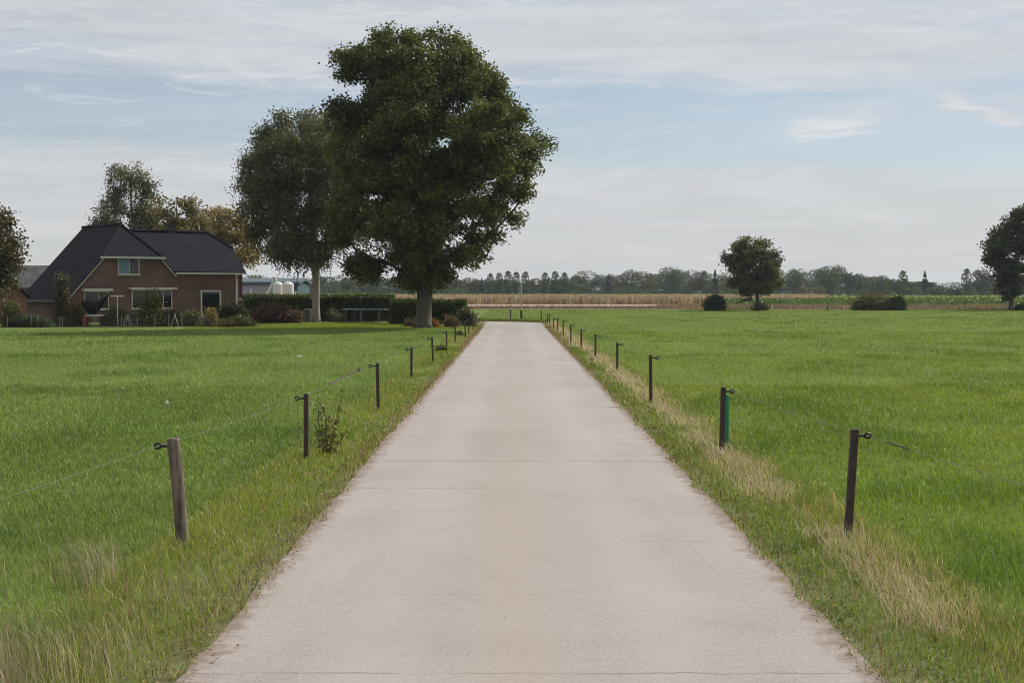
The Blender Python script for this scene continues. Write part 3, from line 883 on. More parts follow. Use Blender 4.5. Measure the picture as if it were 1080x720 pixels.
def other_trees():
    # birch left of the oak
    D = 90.5
    prof = [(112, 318, 338), (120, 290, 350), (134, 268, 362), (150, 256, 375), (169, 250, 385), (190, 246, 390), (215, 249, 390), (240, 256, 385), (258, 264, 380), (268, 270, 376), (276, 282, 374), (284, 322, 368)]
    tips = lobes(prof, D, 128, 11, .8, 11, flat=1.0, sep=.82, tol=5, fixed=[(325, 124, 0), (296, 130, 0), (276, 148, 0), (264, 172, 0), (258, 198, 0), (260, 225, 0), (272, 250, 0), (284, 264, 0), (310, 150, -1.5), (300, 200, -2), (320, 230, -2), (290, 230, -1.5), (330, 265, -1.5), (345, 275, 0), (328, 180, -2.2)], gaps=[(276, 185, 5, 4), (263, 212, 4, 4), (285, 240, 4, 5)])
    cols = [(.105, .112, .060), (.125, .122, .066), (.088, .096, .054), (.138, .12, .066), (.080, .092, .050)]
    ex = hanging(tips, D, 22, .04, .15, .08, cols, sway=.12)
    b = gnd(334, 339.5); b[1] = D; b[0] = (333.5 - 540) / 1500 * D; b[2] = 0
    tree('birch_tree', 'slender birch with pale trunk and olive drooping crown left of the big oak', b, at(325, 135, D), tips, .24, 50, .28, .16, .09, cols, bark=M_BARK_PALE, start=.25, minr=.03, extra=ex, up=.0, droop=.5, flare=1.25)
    # tall birch behind the farmhouse
    D = 118
    prof = [(168, 128, 146), (174, 115, 156), (186, 113, 163), (202, 110, 165), (215, 107, 168), (228, 100, 172), (240, 95, 175), (262, 98, 172), (285, 105, 165)]
    tips = lobes(prof, D, 46, 21, .85, 9, flat=1.0, sep=.8)
    cols = [(.125, .11, .06), (.105, .098, .052), (.145, .12, .064), (.088, .09, .048)]
    ex = hanging(tips, D, 24, .075, .2, .1, cols)
    b = at(140, 300, D); b[2] = 0
    tree('birch_tree', 'tall shaggy brownish birch rising behind the farmhouse roof', b, at(140, 180, D), tips, .22, 44, .3, .2, .12, cols, bark=M_BARK_PALE, start=.25, minr=.04, extra=ex, droop=.5)
    # autumn trees behind the house
    D = 112
    prof = [(204, 178, 188), (212, 168, 202), (220, 160, 212), (232, 155, 218), (250, 155, 220), (285, 165, 215)]
    tips = lobes(prof, D, 36, 31, .8, 8, sep=.85, tol=7, fixed=[(208, 224, 0), (214, 240, 0), (164, 226, 0), (170, 214, 0), (200, 214, 0), (184, 209, 0)])
    cols = [(.19, .15, .065), (.155, .14, .06), (.13, .125, .055), (.22, .16, .07)]
    b = at(188, 300, D); b[2] = 0
    tree('autumn_tree', 'ochre autumn tree showing above the roof beside the chimney', b, at(187, 215, D), tips, .2, 42, .32, .25, .16, cols, start=.3, minr=.04)
    D = 116
    prof = [(217, 224, 250), (226, 212, 262), (240, 208, 268), (256, 208, 272), (272, 215, 272), (286, 235, 268)]
    tips = lobes(prof, D, 38, 41, .75, 7, sep=.9, tol=7, fixed=[(214, 236, 0), (220, 226, 0), (236, 221, 0), (254, 224, 0), (262, 245, 0), (266, 265, 0)])
    cols = [(.27, .195, .085), (.24, .185, .08), (.19, .16, .07), (.32, .225, .10)]
    b = at(242, 300, D); b[2] = 0
    tree('autumn_tree', 'sparse orange brown autumn tree between the house gable and the birch', b, at(242, 228, D), tips, .2, 32, .32, .26, .17, cols, start=.3, minr=.04)
    # tree cut by the left frame edge
    D = 80
    prof = [(214, -36, -8), (224, -50, 7), (238, -60, 11), (250, -64, 18), (258, -66, 23), (266, -66, 20), (274, -64, 25), (282, -60, 27), (290, -55, 18), (300, -50, 13), (308, -45, 10)]
    tips = lobes(prof, D, 46, 51, .62, 8, sep=.9)
    cols = [(.085, .065, .03), (.065, .062, .028), (.11, .08, .035), (.05, .056, .024)]
    b = at(-20, 300, D); b[2] = 0
    tree('garden_tree', 'olive brown garden tree cut off by the left edge of view', b, at(-20, 232, D), tips, .19, 46, .34, .2, .14, cols, start=.25, minr=.03)
    # lone tree in the right field
    D = 146
    prof = [(248, 780, 800), (255, 770, 813), (264, 768, 814), (272, 764, 818), (282, 766, 822), (292, 767, 823), (300, 769, 823), (306, 774, 821), (311, 782, 815)]
    tips = lobes(prof, D, 66, 61, .62, 8, sep=1.05, tol=7, jit=.45, fixed=[(767, 273, 0), (770, 298, 0), (817, 272, 0), (820, 299, 0), (787, 254, 0), (809, 258, 0), (775, 262, 0), (812, 287, -1), (798, 303, -1), (786, 308, 0), (810, 308, 0), (796, 288, -1), (790, 278, .5), (804, 276, -.8), (797, 249, 0), (793, 247, .5)])
    cols = [(.085, .105, .048), (.102, .118, .052), (.12, .125, .052), (.072, .09, .045)]
    b = gnd(799, 327.6)
    tree('field_tree', 'round dark lone tree at the far edge of the right pasture', b, at(796, 256, D), tips, .2, 30, .26, .28, .18, cols, start=.28, minr=.05)
    # far right oak-like tree, cut by the frame
    D = 152
    prof = [(216, 1078, 1108), (224, 1069, 1125), (234, 1060, 1135), (242, 1050, 1138), (256, 1042, 1140), (266, 1043, 1138), (276, 1042, 1130), (284, 1048, 1120), (292, 1048, 1078), (304, 1049, 1077), (312, 1055, 1074), (318, 1060, 1072)]
    tips = lobes(prof, D, 74, 71, .9, 9, sep=.95, tol=6, fixed=[(1060, 296, 0), (1067, 306, -1), (1057, 304, 0), (1071, 297, .5), (1062, 284, 0), (1048, 262, 0), (1052, 247, 0), (1063, 234, 0), (1046, 276, 0), (1078, 226, 0), (1055, 288, -1), (1062, 312, 0), (1068, 290, -1)], gaps=[(1073, 272, 8, 8), (1066, 262, 4, 4), (1086, 290, 10, 8), (1050, 250, 3, 3), (1108, 296, 26, 12)])
    cols = [(.060, .080, .038), (.074, .092, .041), (.050, .066, .034), (.088, .10, .043)]
    b = gnd(1066, 326.8)
    tree('field_tree', 'ragged dark tree with leaning crown cut off by the right edge of view', b, at(1076, 232, D), tips, .22, 40, .32, .32, .22, cols, start=.2, minr=.05)


other_trees()


def shrub(name, label, u0, u1, vtop, D, cols, n=40, per=40, sig=.16, ln=.12, wd=.08, deep=None, zb=0.0, group=None, cat='shrub', up=.3, droop=0, thr=.3, stems=True, shape=2.2):
    hw = (u1 - u0) / 2 * D / 1500; cx = ((u0 + u1) / 2 - 540) / 1500 * D
    H = CAMZ - (vtop - 307) * D / 1500
    dp = deep or hw
    n0 = n * 6
    p = rng.uniform(-1, 1, (n0, 3)); p[:, 2] = rng.uniform(0.0, 1, n0)
    r_ = np.abs(p[:, 0]) ** shape + np.abs(p[:, 1]) ** shape + np.abs(p[:, 2]) ** shape
    P = p[r_ < 1] * [max(hw - sig, .1), max(dp - sig, .1), max(H - sig * 1.2, .1)]
    P = P[vnoise3(P * 1.7 + cx, 3) > thr][:n] if len(P) > n else P[:n]
    P[:, 2] = np.maximum(P[:, 2], .08) + zb
    o = empty(name, (cx, D, 0)); tag(o, label, cat, group)
    V, F, C = leaf_cloud(P, per, sig, ln, wd, cols, up=up, droop=droop)
    V[:, 2] = np.maximum(V[:, 2], .01)
    npmesh('foliage', V, F, M_LEAF, C, o)
    if stems:
        mb = MB()
        for q in P[::3]:
            mb.tube([(q[0] * .15, q[1] * .15, -.02), (q[0] * .5, q[1] * .5, q[2] * .5), tuple(q)], [.02, .014, .006], 5, cap=False)
        mb.build('stems', M_BARK, o)
    return o


def hedge(name, label, x0, x1, y0, y1, h, cols, dens=330, rz=0.0, sag=0.0):
    cx, cy = (x0 + x1) / 2, (y0 + y1) / 2; lx, ly = x1 - x0, y1 - y0
    o = empty(name, (cx, cy, 0), rz); tag(o, label, 'hedge')
    n = int((lx * h * 2 + ly * h * 2 + lx * ly) * dens)
    f = rng.random(n); p = np.c_[rng.uniform(-.5, .5, n) * lx, rng.uniform(-.5, .5, n) * ly, rng.uniform(0.02, 1, n) * h]
    a1, a2, a3 = lx * h * 2, ly * h * 2, lx * ly; s = a1 + a2 + a3
    k = f < a1 / s; p[k, 1] = np.sign(p[k, 1]) * ly / 2
    k2 = (f >= a1 / s) & (f < (a1 + a2) / s); p[k2, 0] = np.sign(p[k2, 0]) * lx / 2
    k3 = f >= (a1 + a2) / s; p[k3, 2] = h
    p += rng.normal(0, .045, p.shape); bul = (fbm(p[:, 0] * .9 + cx, p[:, 2] * 1.2 + 3, 8, 3) - .5) * .22
    p[:, 1] += np.sign(p[:, 1]) * bul; p[k3, 2] += (fbm(p[k3, 0] * .8 + cx, p[k3, 1], 5, 3) - .5) * .16
    p[:, 2] = np.maximum(p[:, 2], .03)
    cols = np.array(cols); c = cols[np.clip((fbm(p[:, 0] * .5, p[:, 2] * .4, 61, 2) * 1.6 - .3) * len(cols), 0, len(cols) - 1).astype(int)]
    c = (c * .6 + .4 * cols[rng.choice(len(cols), n)]) * rng.uniform(.65, 1.35, n)[:, None]
    V, F, C = rhombs(p, .12 * rng.uniform(.7, 1.3, n), .08, c, up=.2)
    npmesh('foliage', V, F, M_LEAF, C, o)
    mb = MB(); mb.box(-lx / 2 + .12, lx / 2 - .12, -ly / 2 + .12, ly / 2 - .12, 0.0, h - .15)
    mb.build('twig_core', simple('hedge_twigs', (.03, .032, .016), 1, .4, 5), o)
    return o


GRN = [(.055, .085, .022), (.075, .105, .028), (.045, .07, .02), (.09, .11, .032)]
DGR = [(.035, .055, .018), (.045, .068, .02), (.03, .045, .016), (.055, .075, .022)]
OCH = [(.28, .17, .05), (.20, .14, .045), (.14, .12, .04)]
RED = [(.13, .062, .05), (.09, .05, .042), (.16, .085, .06), (.07, .052, .035)]
OLV = [(.10, .095, .04), (.075, .08, .034), (.13, .11, .05)]


def hedges():
    D = 94
    x = lambda u, d: (u - 540) / 1500 * d
    hedge('clipped_hedge', 'tall clipped green hedge behind the trampoline and birch trunk', x(258, D), x(415, D), 93.6, 95.0, CAMZ - (311.5 - 307) * D / 1500, [(.065, .095, .025), (.09, .125, .03), (.07, .10, .025), (.125, .14, .038)])
    D = 86
    hedge('clipped_hedge', 'lower clipped hedge behind the oak trunk ending near the road', x(412, D), x(491, D), 85.5, 86.8, CAMZ - (316.5 - 307) * D / 1500, [(.058, .088, .023), (.076, .105, .026), (.095, .118, .032)])


hedges()


# ------------------------------------------------------------------ far woodland
def crownblob(h, w, n, sz, cols, seed, base=.12, kind='round'):
    """leaf clusters of one far tree standing at the origin"""
    m_ = n * 3
    p = rng.normal(0, 1, (m_, 3)); p /= np.linalg.norm(p, axis=1)[:, None]; p *= (rng.random(m_) ** .4)[:, None]
    z = (p[:, 2] + 1) / 2
    if kind == 'cone': sc_ = 1.05 - z
    elif kind == 'poplar': sc_ = np.sin(np.clip(z * .9 + .1, 0, 1) * np.pi) ** .6
    else: sc_ = np.ones(m_)
    if kind == 'poplar':
        a_ = rng.uniform(0, 6.3, m_); q_ = np.sqrt(rng.random(m_)); z = rng.random(m_)
        p[:, 0] = np.cos(a_) * q_; p[:, 1] = np.sin(a_) * q_; sc_ = np.sin(np.clip(z * .93 + .05, 0, 1) * np.pi) ** .5
    P = np.c_[p[:, 0] * w / 2 * sc_, p[:, 1] * w / 2 * sc_, h * (base + (1 - base) * z)]
    k = vnoise3(P * (2.2 / w * 2.0) + seed * 3.3, seed) > .44
    P = P[k][:n]; n = len(P)
    cl = vnoise3(P * (2.0 / w) + seed, seed + 3)
    cols = np.array(cols); c = cols[rng.choice(len(cols), n)] * (.65 + .7 * cl)[:, None] * rng.uniform(.8, 1.2, n)[:, None]
    return rhombs(P, sz * rng.uniform(.7, 1.4, n), sz * .7, c, up=.3)


WOOD = [(.046, .072, .030), (.060, .086, .033), (.036, .058, .028), (.074, .090, .034)]
WOOD2 = [(.085, .088, .040), (.070, .078, .036), (.10, .092, .046)]


def woodland():
    prof = [(-300, 291), (200, 291), (340, 291), (395, 292), (420, 291), (470, 294), (500, 294), (560, 297), (570, 294), (600, 293), (612, 287), (622, 286), (640, 289), (650, 289), (662, 284.5), (681, 287), (690, 291), (700, 284), (710, 281), (720, 285), (734, 285.5), (745, 286), (760, 289), (775, 290), (800, 290),
            (828, 287), (837, 282), (850, 284), (862, 283), (876, 279), (886, 281), (893, 288), (907, 287.5), (915, 292), (925, 290), (935, 291), (950, 293), (965, 297), (985, 296), (993, 304), (1010, 305), (1020, 301), (1032, 292), (1040, 289), (1056, 291), (1075, 292), (1100, 288), (1200, 284), (1400, 286)]
    U = np.array([q[0] for q in prof]); Vt = np.array([q[1] for q in prof])
    parts = []; u = -300.0; s = 0
    while u < 1400:
        D = 500 + rng.uniform(-25, 60)
        vt = np.interp(u, U, Vt)
        top = CAMZ + (307 - (vt + rng.uniform(-2.0, 1.8))) * D / 1500
        top = max(top, 2.5)
        w = rng.uniform(5.5, 9.5) * np.clip(top / 8, .6, 1.2)
        kk = 'round'
        cols = WOOD if rng.random() < .7 else WOOD2
        vis = 330 < u < 1100
        V, F, C = crownblob(top, w, 1500 if vis else 400, .55 if vis else .9, cols, s, base=.05, kind=kk)
        V = V + [(u - 540) / 1500 * D, D, 0]
        parts.append((V, F, C))
        # understorey
        for _ in range(2):
            V, F, C = crownblob(rng.uniform(2.2, 4.2), rng.uniform(4, 7), 200 if vis else 70, .6, WOOD, s + 3, base=0)
            dd = D - rng.uniform(3, 12)
            parts.append((V + [(u + rng.uniform(-8, 8) - 540) / 1500 * dd, dd, 0], F, C))
        u += w * 1500 / D * rng.uniform(.3, .5); s += 1
    V, F, C = merge(parts)
    tag(npmesh('woodland', V, F, M_LEAF, C), 'continuous belt of hazy dark green woodland along the horizon', 'woodland', kind='stuff')
    # paler wood much farther away
    parts = []
    u = -250.0
    while u < 1350:
        D = 1150 + rng.uniform(-60, 100)
        top = CAMZ + (307 - (297.5 + 2.5 * (fbm(np.array([u * .03]), np.array([1.]), 3)[0] - .5) * 2)) * D / 1500
        w = rng.uniform(10, 18)
        V, F, C = crownblob(top, w, 260, 1.3, WOOD, s, base=0); s += 1
        parts.append((V + [(u - 540) / 1500 * D, D, 0], F, C)); u += w * 1500 / D * .5
    V, F, C = merge(parts)
    tag(npmesh('distant_woodland', V, F, M_LEAF, C), 'pale bluish wood in the farthest distance seen through the gap at right', 'woodland', kind='stuff')


woodland()


def far_trees():
    """trees of the belt that can be told apart: each its own thing"""
    def proto(kind, h, w, n, cols, seed, base, sz=.5):
        o = empty('x'); 
        V, F, C = crownblob(h, w, n, sz, cols, seed, base, kind)
        c = npmesh('crown', V, F, M_LEAF, C, o)
        mb = MB(); mb.tube([(0, 0, -.05), (.05, 0, h * .35), (0, .05, h * .8)], [.22, .16, .05], 6)
        t = mb.build('trunk', M_BARK, o)
        return o, c, t
    P = {'poplar': proto('poplar', 9, 3.3, 750, WOOD, 5, .18), 'cone': proto('cone', 9, 4.4, 800, [(.034, .048, .026), (.042, .055, .028)], 9, .06),
         'round': proto('round', 9, 7.5, 1500, WOOD, 13, .08), 'dark': proto('round', 9, 7.0, 1400, [(.032, .044, .026), (.04, .05, .028)], 17, .12),
         'pale': proto('round', 5, 5, 900, [(.14, .115, .075), (.12, .11, .07)], 23, .02)}
    used = set()
    items = [('poplar_tree', 'poplar', 517, 288.0, 'leftmost of the five narrow poplars above the wood right of the oak', 'row of five poplars'),
             ('poplar_tree', 'poplar', 526.5, 287.5, 'second poplar from the left in the row of five, above the road bend', 'row of five poplars'),
             ('poplar_tree', 'poplar', 536, 285.5, 'middle and tallest poplar of the row of five above the road bend', 'row of five poplars'),
             ('poplar_tree', 'poplar', 544.5, 286.5, 'fourth poplar in the row of five, just left of the sign pole top', 'row of five poplars'),
             ('poplar_tree', 'poplar', 554, 286.3, 'rightmost of the five poplars, just right of the sign pole', 'row of five poplars'),
             ('poplar_tree', 'poplar', 575, 287.0, 'left one of three poplars standing right of the sky notch', 'group of three poplars'),
             ('poplar_tree', 'poplar', 585.5, 286.0, 'middle one of three poplars standing right of the sky notch', 'group of three poplars'),
             ('poplar_tree', 'poplar', 595, 287.0, 'right one of three poplars standing right of the sky notch', 'group of three poplars'),
             ('conifer_tree', 'cone', 508, 292.5, 'short pointed tree directly left of the row of five poplars', None),
             ('conifer_tree', 'cone', 642, 288, 'pointed spruce tip right of the broad rounded wood crown', None),
             ('conifer_tree', 'cone', 754, 284, 'pointed spruce in the wood just left of the lone field tree', None),
             ('poplar_tree', 'poplar', 742.5, 285.5, 'narrow poplar in the wood above the small round bush', None),
             ('woodland_tree', 'round', 710, 280, 'highest rounded tree crown of the wood left of the lone tree', None),
             ('woodland_tree', 'round', 876, 278, 'highest broad rounded tree of the wood right of the lone tree', None),
             ('woodland_tree', 'round', 840, 281, 'grey green rounded tree directly right of the lone field tree', None),
             ('woodland_tree', 'round', 929, 288.5, 'thin rounded tree above the wide olive bush', None),
             ('poplar_tree', 'poplar', 952, 285, 'single narrow poplar above the right end of the wide bush', None),
             ('conifer_tree', 'cone', 975, 285, 'pointed broad based tree standing apart right of the wide bush', None),
             ('poplar_tree', 'poplar', 1019, 283, 'tall narrow tree right of the far pale gap', None),
             ('woodland_tree', 'dark', 1034, 282, 'dark rounded tree between the narrow tree and the ragged right edge tree', None),
             ('pale_shrub', 'pale', 846, 300, 'small pale brown rounded bush before the wood right of the lone tree', 'pale bushes before the wood'),
             ('pale_shrub', 'pale', 865, 301, 'pinkish brown rounded bush before the highest right wood tree', 'pale bushes before the wood')]
    for i, (nm, k, u, vt, lb, gr) in enumerate(items):
        o, c, t = P[k]
        D = 468 + (i % 5) * 4.0
        h = CAMZ + (307 - vt) * D / 1500
        hp = 5 if k == 'pale' else 9
        if k in used:
            o2 = o.copy(); COL.objects.link(o2)
            for q in (c, t):
                d = q.copy(); COL.objects.link(d); d.parent = o2
            o = o2
        used.add(k)
        o.name = nm
        s = h / hp
        o.location = ((u - 540) / 1500 * D, D, 0); o.rotation_euler = (0, 0, i * 1.7)
        sx = s * (1 if k in ('poplar', 'cone', 'pale') else .9)
        o.scale = (sx, sx, s)
        for q in ('group',):
            if q in o: del o[q]
        tag(o, lb, 'bush' if k == 'pale' else 'tree', gr)


far_trees()


# bushes at the far rim of the right pasture
shrub('round_bush', 'small dark rounded bush left of the lone field tree', 744, 763.5, 310.5, 146, DGR, 110, 60, .3, .26, .17, thr=.2)
shrub('undergrowth_bush', 'low twiggy undergrowth round the foot of the lone field tree', 790, 811, 317.5, 145, [(.075, .085, .042), (.09, .09, .048), (.06, .07, .036)], 14, 30, .3, .26, .14, thr=.2)
shrub('willow_bush', 'wide low olive bush at the far rim of the right pasture', 898, 945, 308.5, 148, [(.12, .115, .058), (.14, .13, .066), (.10, .10, .05)], 260, 60, .3, .3, .13, thr=.2, droop=-1.0, deep=1.8)
shrub('willow_bush', 'small darker green bush joined to the right end of the wide olive bush', 938, 954, 311.5, 147, DGR, 80, 55, .28, .26, .17, thr=.2)
shrub('scrub_bush', 'low dark scrub below the ragged tree at the right edge', 1070, 1096, 319.5, 150, DGR, 60, 45, .3, .28, .18, thr=.2)
fallen = MB(); a0 = at(776, 319.6, 145); a1 = at(783, 317, 145.2); a2 = at(792, 315.2, 146)
fallen.tube([a0, a1, a2], [.05, .12, .2], 6)

# ------------------------------------------------------------------ the farmhouse
def brick_mat(name, c1, c2, mortar, sc_=1.0):
    mt, nt, N, L, out = newmat(name)
    p = N.new('ShaderNodeBsdfPrincipled'); p.inputs['Roughness'].default_value = .9; p.inputs['Specular IOR Level'].default_value = .2; L.new(p.outputs[0], out.inputs[0])
    tc = N.new('ShaderNodeTexCoord').outputs['Object']
    sp = N.new('ShaderNodeSeparateXYZ'); L.new(tc, sp.inputs[0])
    ad = N.new('ShaderNodeMath'); ad.operation = 'ADD'; L.new(sp.outputs[0], ad.inputs[0]); L.new(sp.outputs[1], ad.inputs[1])
    cb = N.new('ShaderNodeCombineXYZ'); L.new(ad.outputs[0], cb.inputs[0]); L.new(sp.outputs[2], cb.inputs[1])
    br = N.new('ShaderNodeTexBrick'); L.new(cb.outputs[0], br.inputs['Vector'])
    br.inputs['Scale'].default_value = 1; br.inputs['Brick Width'].default_value = .22 * sc_; br.inputs['Row Height'].default_value = .07 * sc_; br.inputs['Mortar Size'].default_value = .008
    br.inputs['Color1'].default_value = (*c1, 1); br.inputs['Color2'].default_value = (*c2, 1); br.inputs['Mortar'].default_value = (*mortar, 1)
    n = noise_n(N, L, tc, .7, 5, .6)
    c = mixc(N, L, 1.0, br.outputs[0], ramp(N, L, n, [(.3, (.72, .72, .72)), (.7, (1.2, 1.18, 1.15))]), 'MULTIPLY')
    L.new(c, p.inputs['Base Color'])
    L.new(bump(N, L, br.outputs['Fac'], -.4, .01), p.inputs['Normal'])
    return mt


def tile_mat(name, c):
    mt, nt, N, L, out = newmat(name)
    p = N.new('ShaderNodeBsdfPrincipled'); p.inputs['Roughness'].default_value = .75; p.inputs['Specular IOR Level'].default_value = .07; L.new(p.outputs[0], out.inputs[0])
    uv = N.new('ShaderNodeTexCoord').outputs['UV']
    w1 = N.new('ShaderNodeTexWave'); w1.wave_type = 'BANDS'; w1.bands_direction = 'X'; w1.inputs['Scale'].default_value = 1.05; w1.inputs['Distortion'].default_value = 0
    L.new(uv, w1.inputs[0])
    w2 = N.new('ShaderNodeTexWave'); w2.wave_type = 'BANDS'; w2.bands_direction = 'Y'; w2.wave_profile = 'SAW'; w2.inputs['Scale'].default_value = .95
    L.new(uv, w2.inputs[0])
    ad = N.new('ShaderNodeMath'); ad.operation = 'ADD'; wk = N.new('ShaderNodeMath'); wk.operation = 'MULTIPLY'; L.new(w1.outputs['Fac'], wk.inputs[0]); wk.inputs[1].default_value = .4; L.new(wk.outputs[0], ad.inputs[0]); L.new(w2.outputs['Fac'], ad.inputs[1])
    n = noise_n(N, L, uv, 1.3, 5, .6)
    L.new(ramp(N, L, n, [(.3, tuple(q * .7 for q in c)), (.7, tuple(q * 1.35 for q in c))]), p.inputs['Base Color'])
    L.new(bump(N, L, ad.outputs[0], .3, .025), p.inputs['Normal'])
    return mt


M_BRICK = brick_mat('farmhouse_brick', (.19, .100, .080), (.14, .078, .066), (.17, .135, .125))
M_BRICK2 = brick_mat('outbuilding_brick', (.26, .12, .085), (.20, .095, .07), (.2, .16, .13))
M_TILE = tile_mat('dark_roof_tiles', (.010, .0115, .016))
M_TILE2 = tile_mat('grey_roof_tiles', (.11, .108, .11))
M_WHITE = simple('white_paint', (.60, .575, .54), .5, .08, 4)
M_CREAM = simple('cream_paint', (.5, .46, .38), .5, .1, 4)
M_DARKWOOD = simple('dark_timber', (.03, .03, .03), .7, .3, 6)
M_SOFFIT = simple('dark_soffit', (.02, .02, .022), .8, .3, 6)


def glass_mat():
    mt, nt, N, L, out = newmat('window_glass')
    p = N.new('ShaderNodeBsdfPrincipled'); p.inputs['Base Color'].default_value = (.012, .014, .016, 1); p.inputs['Roughness'].default_value = .05
    p.inputs['Specular IOR Level'].default_value = .6
    L.new(p.outputs[0], out.inputs[0]); return mt


M_GLASS = glass_mat()
M_BLUE_PANE = simple('blue_pane', (.16, .26, .34), .35, .15, 3)  # opaque mottled blue for the left pane of the upper window


def quad_roof(name, quads, mat, parent, th=.12):
    """quads: lists of local points (eave-left, eave-right, ridge-right, ridge-left ...); one slab mesh with UVs in metres"""
    me = bpy.data.meshes.new(name); vs_ = []; fs = []; uvs = []
    for q in quads:
        q = [Vector(x) for x in q]; n = (q[1] - q[0]).cross(q[2] - q[0]).normalized()
        if n.z < 0: n = -n
        e = (q[1] - q[0]).normalized(); up = n.cross(e)
        b = len(vs_); k = len(q)
        vs_ += [tuple(x) for x in q] + [tuple(x - n * th) for x in q]
        fs.append(list(range(b, b + k))); uvs += [((x - q[0]).dot(e), (x - q[0]).dot(up)) for x in q]
        fs.append(list(range(b + k, b + 2 * k))[::-1]); uvs += [((x - q[0]).dot(e), (x - q[0]).dot(up)) for x in q[::-1]]
        for i in range(k):
            j = (i + 1) % k; fs.append([b + i, b + k + i, b + k + j, b + j]); uvs += [(0, 0), (0, .1), (.3, .1), (.3, 0)]
    me.from_pydata(vs_, [], fs); me.materials.append(mat)
    ul = me.uv_layers.new(name='UVMap')
    ul.data.foreach_set('uv', np.array(uvs, np.float32).ravel())
    me.update()
    return link(name, me, parent)


def window(parent, x0, x1, z0, z1, y, label=None, fw=.09, mull=(), panes=None, sill=True, mat=None):
    """frame standing on the wall plane y (local), panes recessed"""
    b = MB(); yo = y - .05
    b.box(x0, x0 + fw, yo, y + .06, z0, z1); b.box(x1 - fw, x1, yo, y + .06, z0, z1)
    b.box(x0 + fw, x1 - fw, yo, y + .06, z1 - fw, z1); b.box(x0 + fw, x1 - fw, yo, y + .06, z0, z0 + fw)
    for q in mull: b.box(q - fw * .4, q + fw * .4, yo + .01, y + .055, z0 + fw, z1 - fw)
    f = b.build('window_frame', mat or M_WHITE, parent)
    if label: f['label'] = label
    xs = [x0 + fw] + list(mull) + [x1 - fw]
    for i in range(len(xs) - 1):
        g = MB(); g.box(xs[i] + .01, xs[i + 1] - .01, y - .012, y - .002, z0 + fw, z1 - fw)
        g.build('pane', (panes[i] if panes else M_GLASS), f)
    if sill:
        s = MB(); s.box(x0 - .06, x1 + .06, y - .14, y + .02, z0 - .07, z0 - .003); s.build('sill', M_CREAM, f)
    return f


